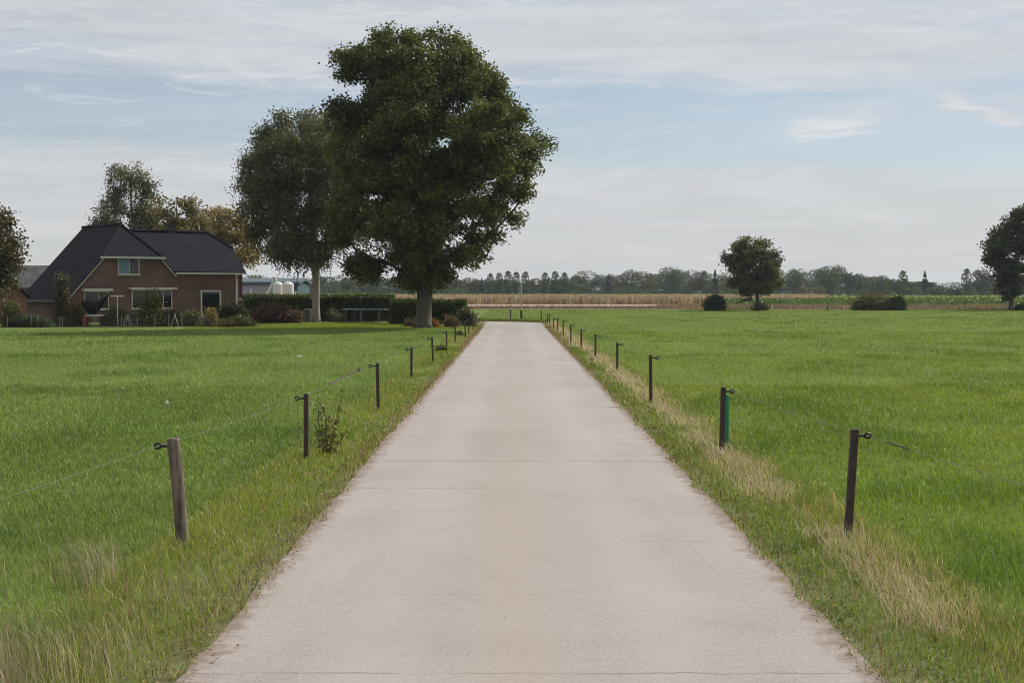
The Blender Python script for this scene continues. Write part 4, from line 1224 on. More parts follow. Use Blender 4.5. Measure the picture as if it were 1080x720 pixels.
def farmhouse():
    th = R(38)
    F = at(183, 300, 95.); F[2] = 0
    o = empty('farmhouse', F, th)
    tag(o, 'brown brick farmhouse with black tiled half hipped roofs at left beyond the pasture', 'house')
    sc, half, zr, ze = -2.92, 4.5, 6.42, 1.46
    k = (zr - ze) / half
    Lb = 8.4; hs = 1.72; hz = 4.30; hw = (zr - hz) / k; wt = .12
    # walls: main gable (t=0) with rear, left and the wing
    b = MB()
    x0, x1 = sc - half + .35, sc + half - .35
    zc = ze + .35 * k - .14

    def wall_poly(pts, y0, y1):
        n = len(pts); b.add([(x, y0, z) for x, z in pts] + [(x, y1, z) for x, z in pts], [tuple(range(n)), tuple(range(n, 2 * n))[::-1]] + [(i, (i + 1) % n, n + (i + 1) % n, n + i) for i in range(n)])
    g = [(x0, 0), (0, 0), (0, 3.18), (sc + hw - .05, hz - .12), (sc - hw + .05, hz - .12), (x0, zc)]
    wall_poly(g, 0, .25)
    gb = [(x0, 0), (x1, 0), (x1, zc), (sc, zr - .14), (x0, zc)]
    wall_poly(gb, Lb - .45, Lb - .2)
    b.box(x0, x0 + .25, .25, Lb - .45, 0, zc - .05)
    # wing
    wx1, we, wr, wd = 5.08, 3.30, 6.06, 2.95
    kw = (wr - we) / (wd + .28)
    b.box(.002, wx1, .004, .26, 0, we - .02)
    g2 = [(.004, 0), (wd * 2, 0), (wd * 2, we), (wd + (wr - 4.97) / kw - .1, 4.85), (wd - (wr - 4.97) / kw + .1, 4.85), (.004, we - .02)]
    n = len(g2)
    b.add([(wx1 - .25, y, z) for y, z in g2] + [(wx1 - .003, y, z) for y, z in g2], [tuple(range(n)), tuple(range(n, 2 * n))[::-1]] + [(i, (i + 1) % n, n + (i + 1) % n, n + i) for i in range(n)])
    b.box(x1, wx1 - .25, wd * 2 - .25, wd * 2, 0, we)
    b.build('wall', M_BRICK, o)
    # roofs
    ov = .22
    eL = (sc - half, ze); eR = (sc + half, ze)
    xv = sc + (zr - 3.30) / k
    quad_roof('roof', [
        [(sc - half, Lb, ze), (sc - half, -ov, ze), (sc - hw, -ov, hz), (sc, hs, zr), (sc, Lb, zr)],
        [(xv, -ov, 3.30), (xv, Lb, 3.30), (sc, Lb, zr), (sc, hs, zr), (sc + hw, -ov, hz)],
        [(sc - hw - .12, -ov - .02, hz - .02), (sc + hw + .12, -ov - .02, hz - .02), (sc, hs, zr + .01)]], M_TILE, o)
    wl = -.07; ex = wx1 + .15; rx = 3.95; hzw = 4.97; hyw = wd - (wr - hzw) / kw
    quad_roof('roof', [
        [(wl, -.28, we), (ex, -.28, we), (ex, hyw, hzw), (rx, wd, wr), (-2.58, wd, wr)],
        [(ex, wd * 2 + .28, we), (wl, wd * 2 + .28, we), (-2.58, wd, wr), (rx, wd, wr), (ex, wd * 2 - hyw, hzw)],
        [(ex + .02, hyw - .05, hzw - .03), (ex + .02, wd * 2 - hyw + .05, hzw - .03), (rx, wd, wr + .01)]], M_TILE, o)
    # ridge caps
    r = MB(); r.tube([(sc, hs - .05, zr + .03), (sc, Lb, zr + .03)], .11, 8); r.tube([(wl - 1.5, wd, wr + .03), (rx, wd, wr + .03)], .11, 8)
    r.tube([(sc, hs, zr + .02), (sc - hw - .1, -ov, hz)], .08, 6); r.tube([(sc, hs, zr + .02), (sc + hw + .1, -ov, hz)], .08, 6)
    r.tube([(rx, wd, wr + .02), (ex, hyw, hzw)], .08, 6)
    r.build('ridge_cap', M_TILE, o)
    # gutters and white boards
    w = MB(); w.box(sc - hw - .28, sc + hw + .3, -ov - .16, -ov - .03, hz - .18, hz - .05); w.build('gutter', M_WHITE, o)
    w = MB(); w.box(.02, ex, -.42, -.30, we - .17, we - .06); w.build('gutter', M_WHITE, o)
    w = MB(); w.box(sc - half - .12, sc - half + .02, -ov, Lb, ze - .16, ze - .03); w.build('gutter', simple('grey_gutter', (.10, .10, .11), .6), o)
    for s in (-1, 1):
        w = MB()
        a = Vector((sc + s * hw, -ov + .02, hz - .12)); c = Vector((sc + s * (half - .02), -ov + .02, ze - .12))
        if s > 0: c = a + (c - a) * .44
        w.tube([a, c], .05, 4)
        w.build('verge_board', M_CREAM, o)
    w = MB(); w.tube([(4.58, -.1, we - .15), (4.58, -.07, .0)], .055, 8); w.box(4.50, 4.66, -.36, -.05, we - .24, we - .16); w.build('downpipe', M_WHITE, o)
    c = MB(); c.box(1.25 - .28, 1.25 + .28, wd - .1, wd + .4, wr - .5, wr + .48); c.box(1.25 - .32, 1.25 + .32, wd - .14, wd + .44, wr + .482, wr + .56)
    c.build('chimney', simple('sooty_brick', (.06, .05, .045), .9, .3, 8), o)
    # windows
    window(o, -3.88, -2.39, 3.08, 4.20, 0, fw=.07, mull=(-3.1,), panes=[M_BLUE_PANE, M_GLASS], mat=M_CREAM)
    window(o, -2.95, -.12, .85, 2.10, 0, mull=(-.75,), fw=.06)
    l = MB(); l.box(-3.15, .12, -.35, -.003, 2.103, 2.24); l.build('lintel', M_WHITE, o)
    window(o, -6.15, -4.5, .85, 2.0, 0, mull=(-5.2,), fw=.05)
    l = MB(); l.box(-6.3, -4.4, -.5, -.003, 2.003, 2.16); l.build('awning', M_WHITE, o)
    window(o, 1.95, 3.45, .25, 2.06, 0, fw=.10, sill=False)
    lp = MB(); lp.tube([(4.86, -.02, 1.42), (4.86, -.12, 1.45)], .05, 6); lp.build('wall_lamp', M_WHITE, o)
    return o


farmhouse()


def other_buildings():
    # small brick outbuilding at the left edge
    P = at(28, 318, 88); th = R(34)
    o = empty('outbuilding', (P[0], 88, 0), th); tag(o, 'small red brick outbuilding with dark gable roof at the left edge of view', 'house')
    b = MB(); half = 2.4; ze = 1.75; zr = 3.75
    pts = [(-2 * half, 0), (0, 0), (0, ze), (-half, zr - .12), (-2 * half, ze)]
    n = 5
    b.add([(x, 0, z) for x, z in pts] + [(x, 5, z) for x, z in pts], [tuple(range(n)), tuple(range(n, 2 * n))[::-1]] + [(i, (i + 1) % n, n + (i + 1) % n, n + i) for i in range(n)])
    b.build('wall', M_BRICK2, o)
    kk = (zr - ze) / half
    quad_roof('roof', [[(.2, -.2, ze - .2 * kk + .1), (.2, 5.2, ze - .2 * kk + .1), (-half, 5.2, zr + .1), (-half, -.2, zr + .1)],
                       [(-2 * half - .2, 5.2, ze - .2 * kk + .1), (-2 * half - .2, -.2, ze - .2 * kk + .1), (-half, -.2, zr + .1), (-half, 5.2, zr + .1)]], M_TILE, o)
    # grey roofed house behind
    D = 125; P = at(36, 300, D)
    o = empty('rear_house', (P[0], D, 0), R(4)); tag(o, 'grey roofed house partly hidden between the left tree and the farmhouse roof', 'house')
    b = MB(); b.box(-6, 3, 0, 5, 0, 2.4); b.build('wall', M_BRICK2, o)
    zt = CAMZ + (307 - 279.5) * D / 1500
    quad_roof('roof', [[(-6.2, -.3, 2.3), (3.2, -.3, 2.3), (3.2, 2.5, zt), (-6.2, 2.5, zt)], [(3.2, 5.3, 2.3), (-6.2, 5.3, 2.3), (-6.2, 2.5, zt), (3.2, 2.5, zt)]], M_TILE2, o)
    # barn behind the hedge
    D = 170; x = lambda u: (u - 540) / 1500 * D
    o = empty('barn', (x(278), D, 0)); tag(o, 'low grey barn with dark teal eaves behind the hedge right of the farmhouse', 'barn')
    zt = CAMZ + (307 - 296) * D / 1500; w0 = x(243) - x(278); w1 = x(314) - x(278)
    b = MB(); b.box(w0, w1 - 2.4, 0, 10, 0, zt - .3)
    b.build('wall', simple('grey_cladding', (.30, .31, .35), .6, .06, .5), o)
    b = MB(); b.box(w1 - 2.395, w1, .03, 10, 0, zt - .3); b.build('door', simple('teal_board', (.03, .07, .08), .7), o)
    quad_roof('roof', [[(w0 - .3, -.4, zt - .15), (w1 + .3, -.4, zt - .15), (w1 + .3, 5, zt + .35), (w0 - .3, 5, zt + .35)], [(w1 + .3, 10.4, zt - .15), (w0 - .3, 10.4, zt - .15), (w0 - .3, 5, zt + .35), (w1 + .3, 5, zt + .35)]], simple('teal_roofing', (.05, .085, .10), .5), o, .3)
    b = MB(); b.box(x(265) - x(278) - .1, x(265) - x(278) + .1, -.15, -.01, 0, 2.3); b.build('downpipe', M_WHITE, o)
    # silos
    for i, (u0, u1) in enumerate([(288, 298.5), (298, 310)]):
        D = 163 - i * 2; xs = (u0 + u1) / 2; r = (u1 - u0) / 2 / 1500 * D
        so = empty('silo', ((xs - 540) / 1500 * D, D, 0)); tag(so, ['white corrugated silo tank, the left one beside the barn', 'brighter white silo tank, the right one beside the barn'][i], 'silo', 'white silo tanks')
        zt = CAMZ + (307 - 297.5) * D / 1500
        mb = MB(); mb.tube([(0, 0, 0), (0, 0, zt - .25)], r, 24)
        for z in np.arange(.3, zt - .3, .42): mb.tube([(0, 0, z), (0, 0, z + .06)], r * 1.02, 24)
        mb.build('tank', M_WHITE, so, smooth=False)
        mb = MB(); mb.tube([(0, 0, zt - .248), (0, 0, zt - .05), (0, 0, zt + .06)], [r * 1.01, r * .7, .12], 24); mb.build('lid', M_WHITE, so)
    D = 155; a = at(280, 313, D); c = at(289.5, 294.5, D)
    mb = MB(); a[2] = max(a[2], 0); mb.tube([a - (c - a) * .7, c], .12, 8); mb.box(c[0] - .22, c[0] + .22, c[1] - .2, c[1] + .2, c[2] - .15, c[2] + .25)
    q = a - (c - a) * .7
    tag(mb.build('grain_auger', M_WHITE), 'slanting white auger tube in front of the grey barn', 'auger')
    D = 153; a = at(309, 314, D); c = at(312.5, 307, D)
    mb = MB(); mb.tube([a - (c - a) * 1.5, c], .09, 8)
    tag(mb.build('feed_pipe', M_WHITE), 'short slanting white pipe right of the silo tanks', 'pipe')


other_buildings()


# ------------------------------------------------------------------ garden
def garden():
    S = shrub
    S('young_conifer', 'slim brownish conical young tree in front of the left roof slope', 57, 76, 277, 81, [(.085, .075, .035), (.065, .066, .03), (.12, .085, .04)], 120, 46, .2, .13, .08, shape=1.15, cat='tree', deep=.55)
    S('young_tree', 'young leafy tree with yellowing tip before the big farmhouse window', 142, 176, 291, 80.5, [(.085, .09, .035), (.065, .075, .03), (.13, .115, .04), (.19, .15, .05)], 110, 40, .22, .14, .09, shape=1.2, cat='tree', deep=.8)
    S('garden_shrub', 'dull green shrub at the left corner below the cut off tree', 0, 22, 316, 79.5, [(.12, .12, .04), (.09, .10, .035), (.16, .14, .05)], 60, 40, .2, .13, .08)
    S('garden_shrub', 'russet twiggy shrub right of the slim conical tree', 71, 90, 312, 81.5, [(.11, .075, .04), (.085, .075, .035), (.13, .10, .05)], 60, 34, .2, .13, .08)
    S('perennial_border', 'low dark green border plants along the far left garden', 2, 60, 331, 79, [(.06, .085, .035), (.09, .10, .05), (.05, .07, .03)], 110, 34, .16, .12, .07, deep=.6, stems=False, cat='plants')
    S('garden_shrub', 'bright olive shrub behind the white pole', 109, 136, 319, 83, [(.10, .11, .03), (.075, .09, .03), (.13, .12, .04)], 70, 40, .2, .13, .08)
    S('garden_shrub', 'grey green rounded shrub right of the young leafy tree', 168, 196, 322, 81, [(.075, .085, .04), (.06, .07, .035)], 70, 40, .2, .12, .07)
    S('garden_shrub', 'green shrub with orange tinted leaves left of the ochre bush', 190, 213, 325, 80.5, [(.07, .095, .03), (.20, .14, .05), (.055, .08, .028)], 60, 38, .18, .12, .08)
    S('garden_shrub', 'ochre yellow spiky bush in front of the white framed door', 213, 231, 322, 79.5, [(.30, .19, .06), (.22, .16, .06), (.14, .13, .05)], 55, 36, .17, .15, .06, droop=-1)
    S('garden_shrub', 'dark green shrub below the downpipe at the house corner', 226, 262, 317.5, 84, DGR, 100, 44, .22, .14, .09)
    S('garden_shrub', 'low spreading dark plants at the lawn corner before the house', 228, 273, 332, 79, [(.045, .065, .024), (.07, .075, .03), (.16, .11, .05)], 80, 36, .15, .12, .07, deep=.9)
    S('copper_shrub', 'wide purplish brown shrub mound before the tall hedge', 262, 314, 318.5, 89, RED, 190, 46, .24, .15, .1, deep=1.2)
    S('copper_shrub', 'small straggly rust shrub at the right foot of the purplish mound', 305, 320, 325, 88.5, [(.16, .11, .06), (.12, .08, .05)], 30, 34, .18, .12, .08)
    S('bare_shrub', 'pale twiggy shrub against the tall hedge left of the trampoline', 344, 360, 323, 92.5, [(.14, .13, .085), (.10, .10, .06)], 40, 26, .2, .12, .06)
    S('border_shrub', 'pinkish brown leafy shrub at the end of the low hedge', 468, 484, 330, 79, [(.20, .12, .085), (.12, .085, .05), (.09, .09, .04)], 45, 40, .16, .11, .07)
    S('border_shrub', 'dark plum green shrub behind the last left fence posts', 481, 502, 322, 80.5, [(.075, .085, .03), (.09, .075, .05), (.11, .10, .04)], 75, 42, .18, .12, .08)
    S('flower_clump', 'orange flowering clump beside the oak trunk', 450, 464, 335.8, 78, [(.42, .17, .03), (.30, .16, .04), (.08, .10, .03)], 40, 36, .10, .08, .06, stems=False, cat='flowers')
    S('flower_clump', 'low reddish brown clump left of the oak trunk foot', 425, 440, 334.5, 80, [(.15, .10, .06), (.10, .085, .045)], 30, 34, .12, .1, .06, stems=False, cat='flowers')
    # garden fence: dark wire panel with thin posts
    D = 78.6; x = lambda u, d=D: (u - 540) / 1500 * d
    o = empty('garden_fence', (x(60), D, 0)); tag(o, 'low dark wire garden fence with thin pale posts before the farmhouse garden', 'fence')
    for u in (8, 33, 40, 63, 66, 100, 128, 145, 163, 178, 192, 229):
        b = MB(); xx = x(u) - x(60); h = random.uniform(.55, .85)
        b.tube([(xx, 0, 0), (xx + random.uniform(-.03, .03), 0, h)], .028, 6); b.build('post', simple('weathered_stake', (.20, .18, .14), .9, .3, 9) if u == 8 else bpy.data.materials['weathered_stake'], o)
    b = MB()
    for z in (.08, .2, .32, .44, .56): b.tube([(x(8) - x(60), 0, z), (x(229) - x(60), 0, z)], .008, 4)
    for xx in np.arange(x(8) - x(60), x(229) - x(60), .16): b.box(xx - .005, xx + .005, -.01, .01, .03, .58)
    b.build('wire_mesh', M_DARKWOOD, o)
    # dark board screen behind
    b = MB(); D2 = 82.5
    for i in range(26):
        x0 = x(105, D2) + i * .12 * 1.02; b.box(x0, x0 + .11, D2, D2 + .03, .02, .62 + .02 * (i % 3))
    b.box(x(105, D2), x(105, D2) + 26 * .1224, D2 + .032, D2 + .06, .2, .28)
    tag(b.build('board_screen', M_DARKWOOD), 'low dark board screen behind the white pole in the garden', 'fence')
    # white T pole
    D3 = 81.5; X = x(124, D3)
    o = empty('laundry_pole', (X, D3, 0)); tag(o, 'white T shaped pole standing before the farmhouse wall', 'pole')
    b = MB(); b.tube([(0, 0, 0), (0, 0, 1.68)], .032, 8); b.build('post', M_WHITE, o)
    b = MB(); b.box(-.38, .36, -.06, .06, 1.683, 1.76); b.build('crossbar', M_WHITE, o)
    # trestle of crossed sticks
    b = MB(); X = x(133.5, 81)
    for s in (-1, 1):
        b.tube([(X + s * .2, 81, 0), (X + s * .02, 81.05, .62)], .02, 6); b.tube([(X + s * .2, 81.5, 0), (X + s * .02, 81.45, .62)], .02, 6)
    b.tube([(X, 81, .61), (X, 81.5, .61)], .025, 6)
    tag(b.build('trestle', M_CREAM), 'pale wooden A shaped trestle right of the white pole', 'trestle')
    b = MB(); X = x(186, 80)
    for s in (-1, 1): b.tube([(X + s * .22, 79.6, 0), (X - s * .03, 79.65, .75)], .02, 6)
    tag(b.build('bean_stakes', M_CREAM), 'pair of crossed pale stakes among shrubs below the farmhouse wall', 'stakes')
    # white table with the black bundle
    D4 = 81; cx = x(100, D4); zt = CAMZ - (332 - 307) * D4 / 1500
    o = empty('garden_table', (cx, D4, 0)); tag(o, 'small white garden table under the bulky black bundle', 'table')
    b = MB(); b.box(-.44, .44, -.3, .3, zt - .06, zt); b.build('tabletop', M_WHITE, o, bevel=.008)
    for sx in (-1, 1):
        for sy in (-1, 1):
            b = MB(); b.box(sx * .36 - .025, sx * .36 + .025, sy * .24 - .025, sy * .24 + .025, 0, zt - .062); b.build('leg', M_DARKWOOD, o)
    secs = [(-.72, 1.30, .07, .06), (-.66, 1.34, .16, .14), (-.5, 1.22, .30, .24), (-.3, 1.10, .42, .30), (-.05, 1.05, .42, .32), (.15, 1.12, .36, .28), (.32, 1.28, .27, .2), (.5, 1.48, .18, .13), (.68, 1.66, .10, .08), (.82, 1.78, .04, .03)]
    vs_ = []; fs = []; n = 14
    for i, (xx, zc, hz, hy) in enumerate(secs):
        for k in range(n):
            w = 2 * math.pi * k / n; jj = 1 + .10 * math.sin(k * 2.3 + i * 1.9)
            vs_.append((cx + xx, D4 + math.cos(w) * hy * jj, max(zt + .005, zc + math.sin(w) * hz * jj)))
    for i in range(len(secs) - 1):
        for k in range(n): fs.append((i * n + k, i * n + (k + 1) % n, (i + 1) * n + (k + 1) % n, (i + 1) * n + k))
    fs += [tuple(range(n))[::-1], tuple(range((len(secs) - 1) * n, len(secs) * n))]
    b = MB(); b.add(vs_, fs)
    tag(b.build('covered_bundle', simple('black_tarpaulin', (.006, .006, .007), .6, .2, 6, spec=.2), smooth=True), 'bulky black covered bundle with a raised pointed right end on the white table', 'bundle')
    b = MB(); X = x(89.5, 80.6)
    pts = [(X, 80.6, z) for z in (0, .1, .25, .42, .56, .66)]
    b.tube(pts, [.06, .10, .11, .10, .07, .02], 10)
    tag(b.build('red_pot', simple('dull_red_plastic', (.30, .045, .05), .5)), 'dull red rounded container at the left foot of the white table', 'container')
    # trampoline
    D5 = 90; X = x(388, D5)
    o = empty('trampoline', (X, D5, 0)); tag(o, 'round garden trampoline with grey blue rim and thin steel legs before the hedge', 'trampoline')
    zt = CAMZ - (326 - 307) * D5 / 1500; rr = x(415, D5) - X
    n = 32; vs_ = []; fs = []
    for r_, z in ((rr, zt - .045), (rr, zt + .03), (rr * .84, zt + .03), (rr * .84, zt - .045)):
        vs_ += [(r_ * math.cos(2 * math.pi * k / n), r_ * math.sin(2 * math.pi * k / n), z) for k in range(n)]
    for j in range(4):
        for k in range(n): fs.append((j * n + k, j * n + (k + 1) % n, ((j + 1) % 4) * n + (k + 1) % n, ((j + 1) % 4) * n + k))
    b = MB(); b.add(vs_, fs); b.build('rim_pad', simple('faded_blue_pad', (.10, .125, .145), .6, .15), o)
    b = MB(); b.add([(rr * .86 * math.cos(2 * math.pi * k / n), rr * .86 * math.sin(2 * math.pi * k / n), zt - .0) for k in range(n)] + [(0, 0, zt - .04)], [(k, (k + 1) % n, n) for k in range(n)])
    b.build('jumping_mat', M_DARKWOOD, o)
    M_STEEL = simple('galvanised_steel', (.23, .24, .25), .5, .1, 5, metal=.2)
    for a in (20, 70, 130, 172, 215, 262, 305, 345):
        b = MB(); q = (rr * .95 * math.cos(R(a)), rr * .95 * math.sin(R(a)))
        b.tube([(q[0], q[1], 0), (q[0], q[1], zt - .035)], .02, 6); b.build('leg', M_STEEL, o)
    P = gnd(380.6, 342.5)
    b = MB(); b.tube([(P[0], P[1], 0), (P[0] + .01, P[1], .98)], .022, 6); tag(b.build('garden_stake', M_STEEL), 'thin pale stake standing in the lawn in front of the trampoline', 'stake')
    b = MB(); P = gnd(405, 338.2)
    b.add([(P[0] - .25, P[1], .0), (P[0] + .28, P[1], .0), (P[0] + .28, P[1] + .3, .0), (P[0] - .25, P[1] + .3, .0), (P[0] - .15, P[1] + .05, .07), (P[0] + .26, P[1] + .05, .16), (P[0] + .26, P[1] + .25, .16), (P[0] - .15, P[1] + .25, .07)],
          [(0, 1, 5, 4), (1, 2, 6, 5), (2, 3, 7, 6), (3, 0, 4, 7), (4, 5, 6, 7)])
    tag(b.build('lawn_cushion', M_CREAM), 'pale wedge shaped pad lying on the lawn beside the trampoline leg', 'pad')
    b = MB(); P = at(324.5, 330, 91.5); b.tube([(P[0], 91.5, 0), (P[0], 91.5, .08), (P[0], 91.5, .82), (P[0], 91.5, .86)], [.2, .23, .27, .2], 14)
    tag(b.build('garden_barrel', simple('grey_green_plastic', (.075, .085, .07), .6)), 'grey green barrel beside the foot of the birch', 'barrel')


garden()

# ------------------------------------------------------------------ fences
M_POST = simple('brown_recycled_post', (.055, .036, .030), .75, .35, 14, bmp=.4)
M_WOODPOST = None


def woodpost_mat():
    mt, nt, N, L, out = newmat('weathered_round_post')
    p = N.new('ShaderNodeBsdfPrincipled'); p.inputs['Roughness'].default_value = .9; L.new(p.outputs[0], out.inputs[0])
    tc = N.new('ShaderNodeTexCoord').outputs['Object']
    n = noise_n(N, L, mapping(N, L, tc, (30, 30, 2.0)), 1, 6, .65); n2 = noise_n(N, L, mapping(N, L, tc, (5, 5, 4)), 1, 4, .6)
    c = mixc(N, L, .45, ramp(N, L, n, [(.38, (.035, .026, .02)), (.5, (.135, .10, .078)), (.64, (.27, .22, .175))]), ramp(N, L, n2, [(.35, (.07, .053, .04)), (.65, (.21, .165, .125))]))
    L.new(c, p.inputs['Base Color']); L.new(bump(N, L, n, .7, .01), p.inputs['Normal'])
    return mt


M_WOODPOST = woodpost_mat()
M_BLACKP = simple('black_plastic', (.012, .012, .013), .45, .2, 9)
M_WIRE = simple('grey_fence_wire', (.13, .145, .13), .5, .15, 30)


def insulator_mesh():
    mb = MB(); mb.tube([(.0, 0, 0), (.055, 0, 0)], .011, 6); mb.tube([(-.012, 0, 0), (.002, 0, 0)], .018, 8)
    n = 12
    pts = [(.080 + .024 * math.cos(2 * math.pi * k / n), .004 * math.sin(k), .022 * math.sin(2 * math.pi * k / n) * .9) for k in range(n + 1)]
    mb.tube(pts, .010, 6, cap=False)
    return mb


def fences():
    base_ins = insulator_mesh().build('insulator', M_BLACKP); ins_me = base_ins.data; bpy.data.objects.remove(base_ins)
    L_ = [(193, 577, 182.5, 462, .050, 1, 'thick round weathered wooden fence post leaning left, nearest on the left side'),
          (323, 488, 323, 415, .029, 0, 'dark brown left fence post just left of the tall weed'),
          (399, 433, 398, 382.5, .029, 0, 'third left fence post from the front, beyond the tall weed'),
          (434, 399, 434, 366, .029, 0, 'fourth left fence post from the front, short and upright'),
          (457, 383, 455.5, 355.5, .029, 0, 'fifth left fence post from the front, leaning slightly left'),
          (471, 370, 471, 349, .029, 0, 'sixth left fence post from the front, beside a weed clump'),
          (480, 361.5, 480, 344, .029, 0, 'seventh left fence post from the front'),
          (491, 356.5, 490, 339.5, .029, 0, 'eighth left fence post from the front, before the plum shrub'),
          (494.5, 352.5, 494.5, 337, .029, 0, 'ninth left fence post from the front, before the plum shrub'),
          (499, 347.5, 499, 332, .034, 0, 'tenth left fence post from the front, close behind the ninth at the shrub'),
          (502.3, 345.5, 502.3, 330.5, .036, 2, 'pale last fence post of the left row at the road bend')]
    R_ = [(894, 569, 901.5, 452, .031, 0, 'nearest right fence post, dark brown and leaning right over dry grass'),
          (761, 479, 763, 408, .032, 0, 'second right fence post, the one with the green pipe behind it'),
          (686.5, 428, 686, 374, .029, 0, 'third right fence post from the front, beyond the green pipe'),
          (651, 393.5, 651, 361, .029, 0, 'fourth right fence post from the front'),
          (628, 379, 628, 352.5, .029, 0, 'fifth right fence post from the front'),
          (613, 368.5, 613, 347, .029, 0, 'sixth right fence post from the front'),
          (602, 361.5, 602, 341.5, .029, 0, 'seventh right fence post from the front'),
          (594, 354, 594, 337.5, .029, 0, 'eighth right fence post from the front'),
          (588, 350, 588, 335.5, .029, 0, 'ninth right fence post from the front, before the bend'),
          (584, 347, 584, 335, .029, 0, 'tenth right fence post from the front, before the bend'),
          (579.8, 343, 579.8, 331.5, .03, 0, 'eleventh right fence post from the front, near the bend'),
          (577.5, 341.5, 577.5, 330.5, .03, 0, 'twelfth right fence post from the front, near the bend'),
          (570.8, 338, 570.8, 327.5, .04, 0, 'thicker fence post standing beyond the bend right of the sign pole'),
          (538.5, 337, 538.5, 326, .045, 0, 'short dark fence post beyond the bend left of the sign pole')]
    for rows, side, grp in ((L_, -1, 'fence posts left of the road'), (R_, 1, 'fence posts right of the road')):
        hooks = []
        for i, (ub, vb, ut, vt, r, kind, lb) in enumerate(rows):
            b = gnd(ub, vb); t = at(ut, vt, b[1]); t[1] = b[1]
            hgt = t[2]
            o = empty('fence_post', b); tag(o, lb, 'fence post', grp)
            mb = MB(); d = t - b
            if kind == 1 or kind == 2:
                mb.tube([(-d[0] * .1, 0, -.1), (0, 0, 0), tuple(d * .5 + [.006, 0, 0]), tuple(d * .985), tuple(d)], [r * 1.02, r * 1.02, r, r, r * .9], 18)
                p = mb.build('post', M_WOODPOST, o, smooth=False)
            else:
                n = 4; q = r * .95
                vs_ = []
                for k, s in ((-.1, 1), (1.0, 1)):
                    for (sx, sy) in ((-1, -1), (1, -1), (1, 1), (-1, 1)): vs_.append((d[0] * k + sx * q, sy * q, d[2] * k))
                mb.add(vs_, [(0, 1, 2, 3), (4, 5, 6, 7), (0, 1, 5, 4), (1, 2, 6, 5), (2, 3, 7, 6), (3, 0, 4, 7)])
                p = mb.build('post', M_POST, o, bevel=.006)
            if not (side > 0 and i >= 12) and kind != 2:
                io = link('insulator', ins_me, o)
                zz = hgt - (.055 if kind != 1 else .06)
                f = zz / hgt
                io.location = (d[0] * f + side * r * .9, 0, zz); io.rotation_euler = (0, 0, 0 if side > 0 else math.pi)
                k = 1.0 if i < 2 else 1.15
                io.scale = (k, k, k)
                hooks.append(np.array([b[0] + d[0] * f + side * (r * .9 + .078 * k), b[1], zz]))
            if side < 0 and i == 1: pass
        # wire through the insulators, on to the nearer post behind the camera
        p0, p1 = hooks[0], hooks[1]
        e = p0 + np.array([side * .55, -5.2, -.02])
        pts = [e] + hooks
        mb = MB(); path = []
        for a, c in zip(pts[:-1], pts[1:]):
            for t in np.linspace(0, 1, 7)[:-1]:
                s = a + (c - a) * t; s = s - np.array([0, 0, .02 * 4 * t * (1 - t)]); path.append(s)
        path.append(pts[-1])
        mb.tube(path, .0024 if side > 0 else .0019, 5)
        tag(mb.build('fence_wire', M_WIRE, smooth=True), ['thin grey electric fence wire strung along the left posts', 'thin grey electric fence wire strung along the right posts'][side > 0], 'wire', 'electric fence wires')
        if side > 0:
            a = e + (p0 - e) * .83; c = e + (p0 - e) * .93
            for q in (a, c): q[2] -= .008
            mb = MB(); mb.tube([a, a * .8 + c * .2, a * .2 + c * .8, c], [.003, .006, .006, .003], 8)
            tag(mb.build('wire_tensioner', M_BLACKP), 'dark twisted tensioner on the wire right of the nearest right post', 'tensioner')
        else:
            a = hooks[1] + (hooks[2] - hooks[1]) * .78; mb = MB(); a[2] += .03
            c = hooks[1] + (hooks[2] - hooks[1]) * .35; c[2] += .0
            mb.tube([c, a], .011, 6); mb.tube([a - [0, .05, 0], a, a + [0, .05, 0.01]], [.02, .035, .02], 8)
            tag(mb.build('gate_handle', M_POST), 'brown rope end with a dark knob on the left wire behind the tall weed', 'rope')
    # green pipe behind the second right post
    b = gnd(766.5, 473); t = at(767, 416, b[1] + .0)
    mb = MB(); zt = t[2]
    mb.tube([(0, 0, 0), (0, 0, zt - .01), (0, 0, zt)], [.030, .030, .022], 14)
    o = mb.build('green_pipe', simple('green_plastic', (.012, .20, .085), .4, .12, 8), smooth=False); o.location = (b[0], b[1] + .02, 0)
    tag(o, 'green plastic pipe standing upright behind the second right fence post', 'pipe')
    # sign pole past the bend
    P = gnd(549.8, 336); D = P[1]
    o = empty('sign_pole', P); tag(o, 'slim grey sign pole with dark foot beyond the road bend', 'pole')
    zt = at(549.5, 297.5, D)[2]
    mb = MB(); mb.tube([(0, 0, .6), (0, 0, zt)], .055, 10); mb.build('pole', simple('dull_galvanised', (.42, .41, .40), .5, .1, 3), o)
    mb = MB(); mb.box(-.075, .075, -.075, .075, 0, .598); mb.build('foot', M_DARKWOOD, o)
    mb = MB(); mb.box(-.19, -.13, -.22, .22, zt - .95, zt - .35); mb.box(-.128, -.05, -.03, .03, zt - .7, zt - .6); mb.build('sign_plate', simple('ochre_sign_back', (.42, .33, .20), .6), o)
    mb = MB(); mb.tube([(.0, 0, zt + .002), (0, 0, zt + .06)], [.075, .03], 10); mb.build('cap', M_WHITE, o)
    # reddish marker on the oak trunk
    # tall weed by the second left post
    P = gnd(345, 482); D = P[1]
    o = empty('tall_weed', P); tag(o, 'tall dark stemmed weed standing beside the second left fence post', 'plant')
    stems = [(-.09, .02, .80, -.03), (-.02, .0, .52, .02), (.06, .02, .82, .13), (.0, .05, .62, -.04), (.02, -.04, .45, .1), (-.05, -.03, .4, -.1), (.09, .0, .42, .2)]
    mb = MB(); LP = []; LC = []
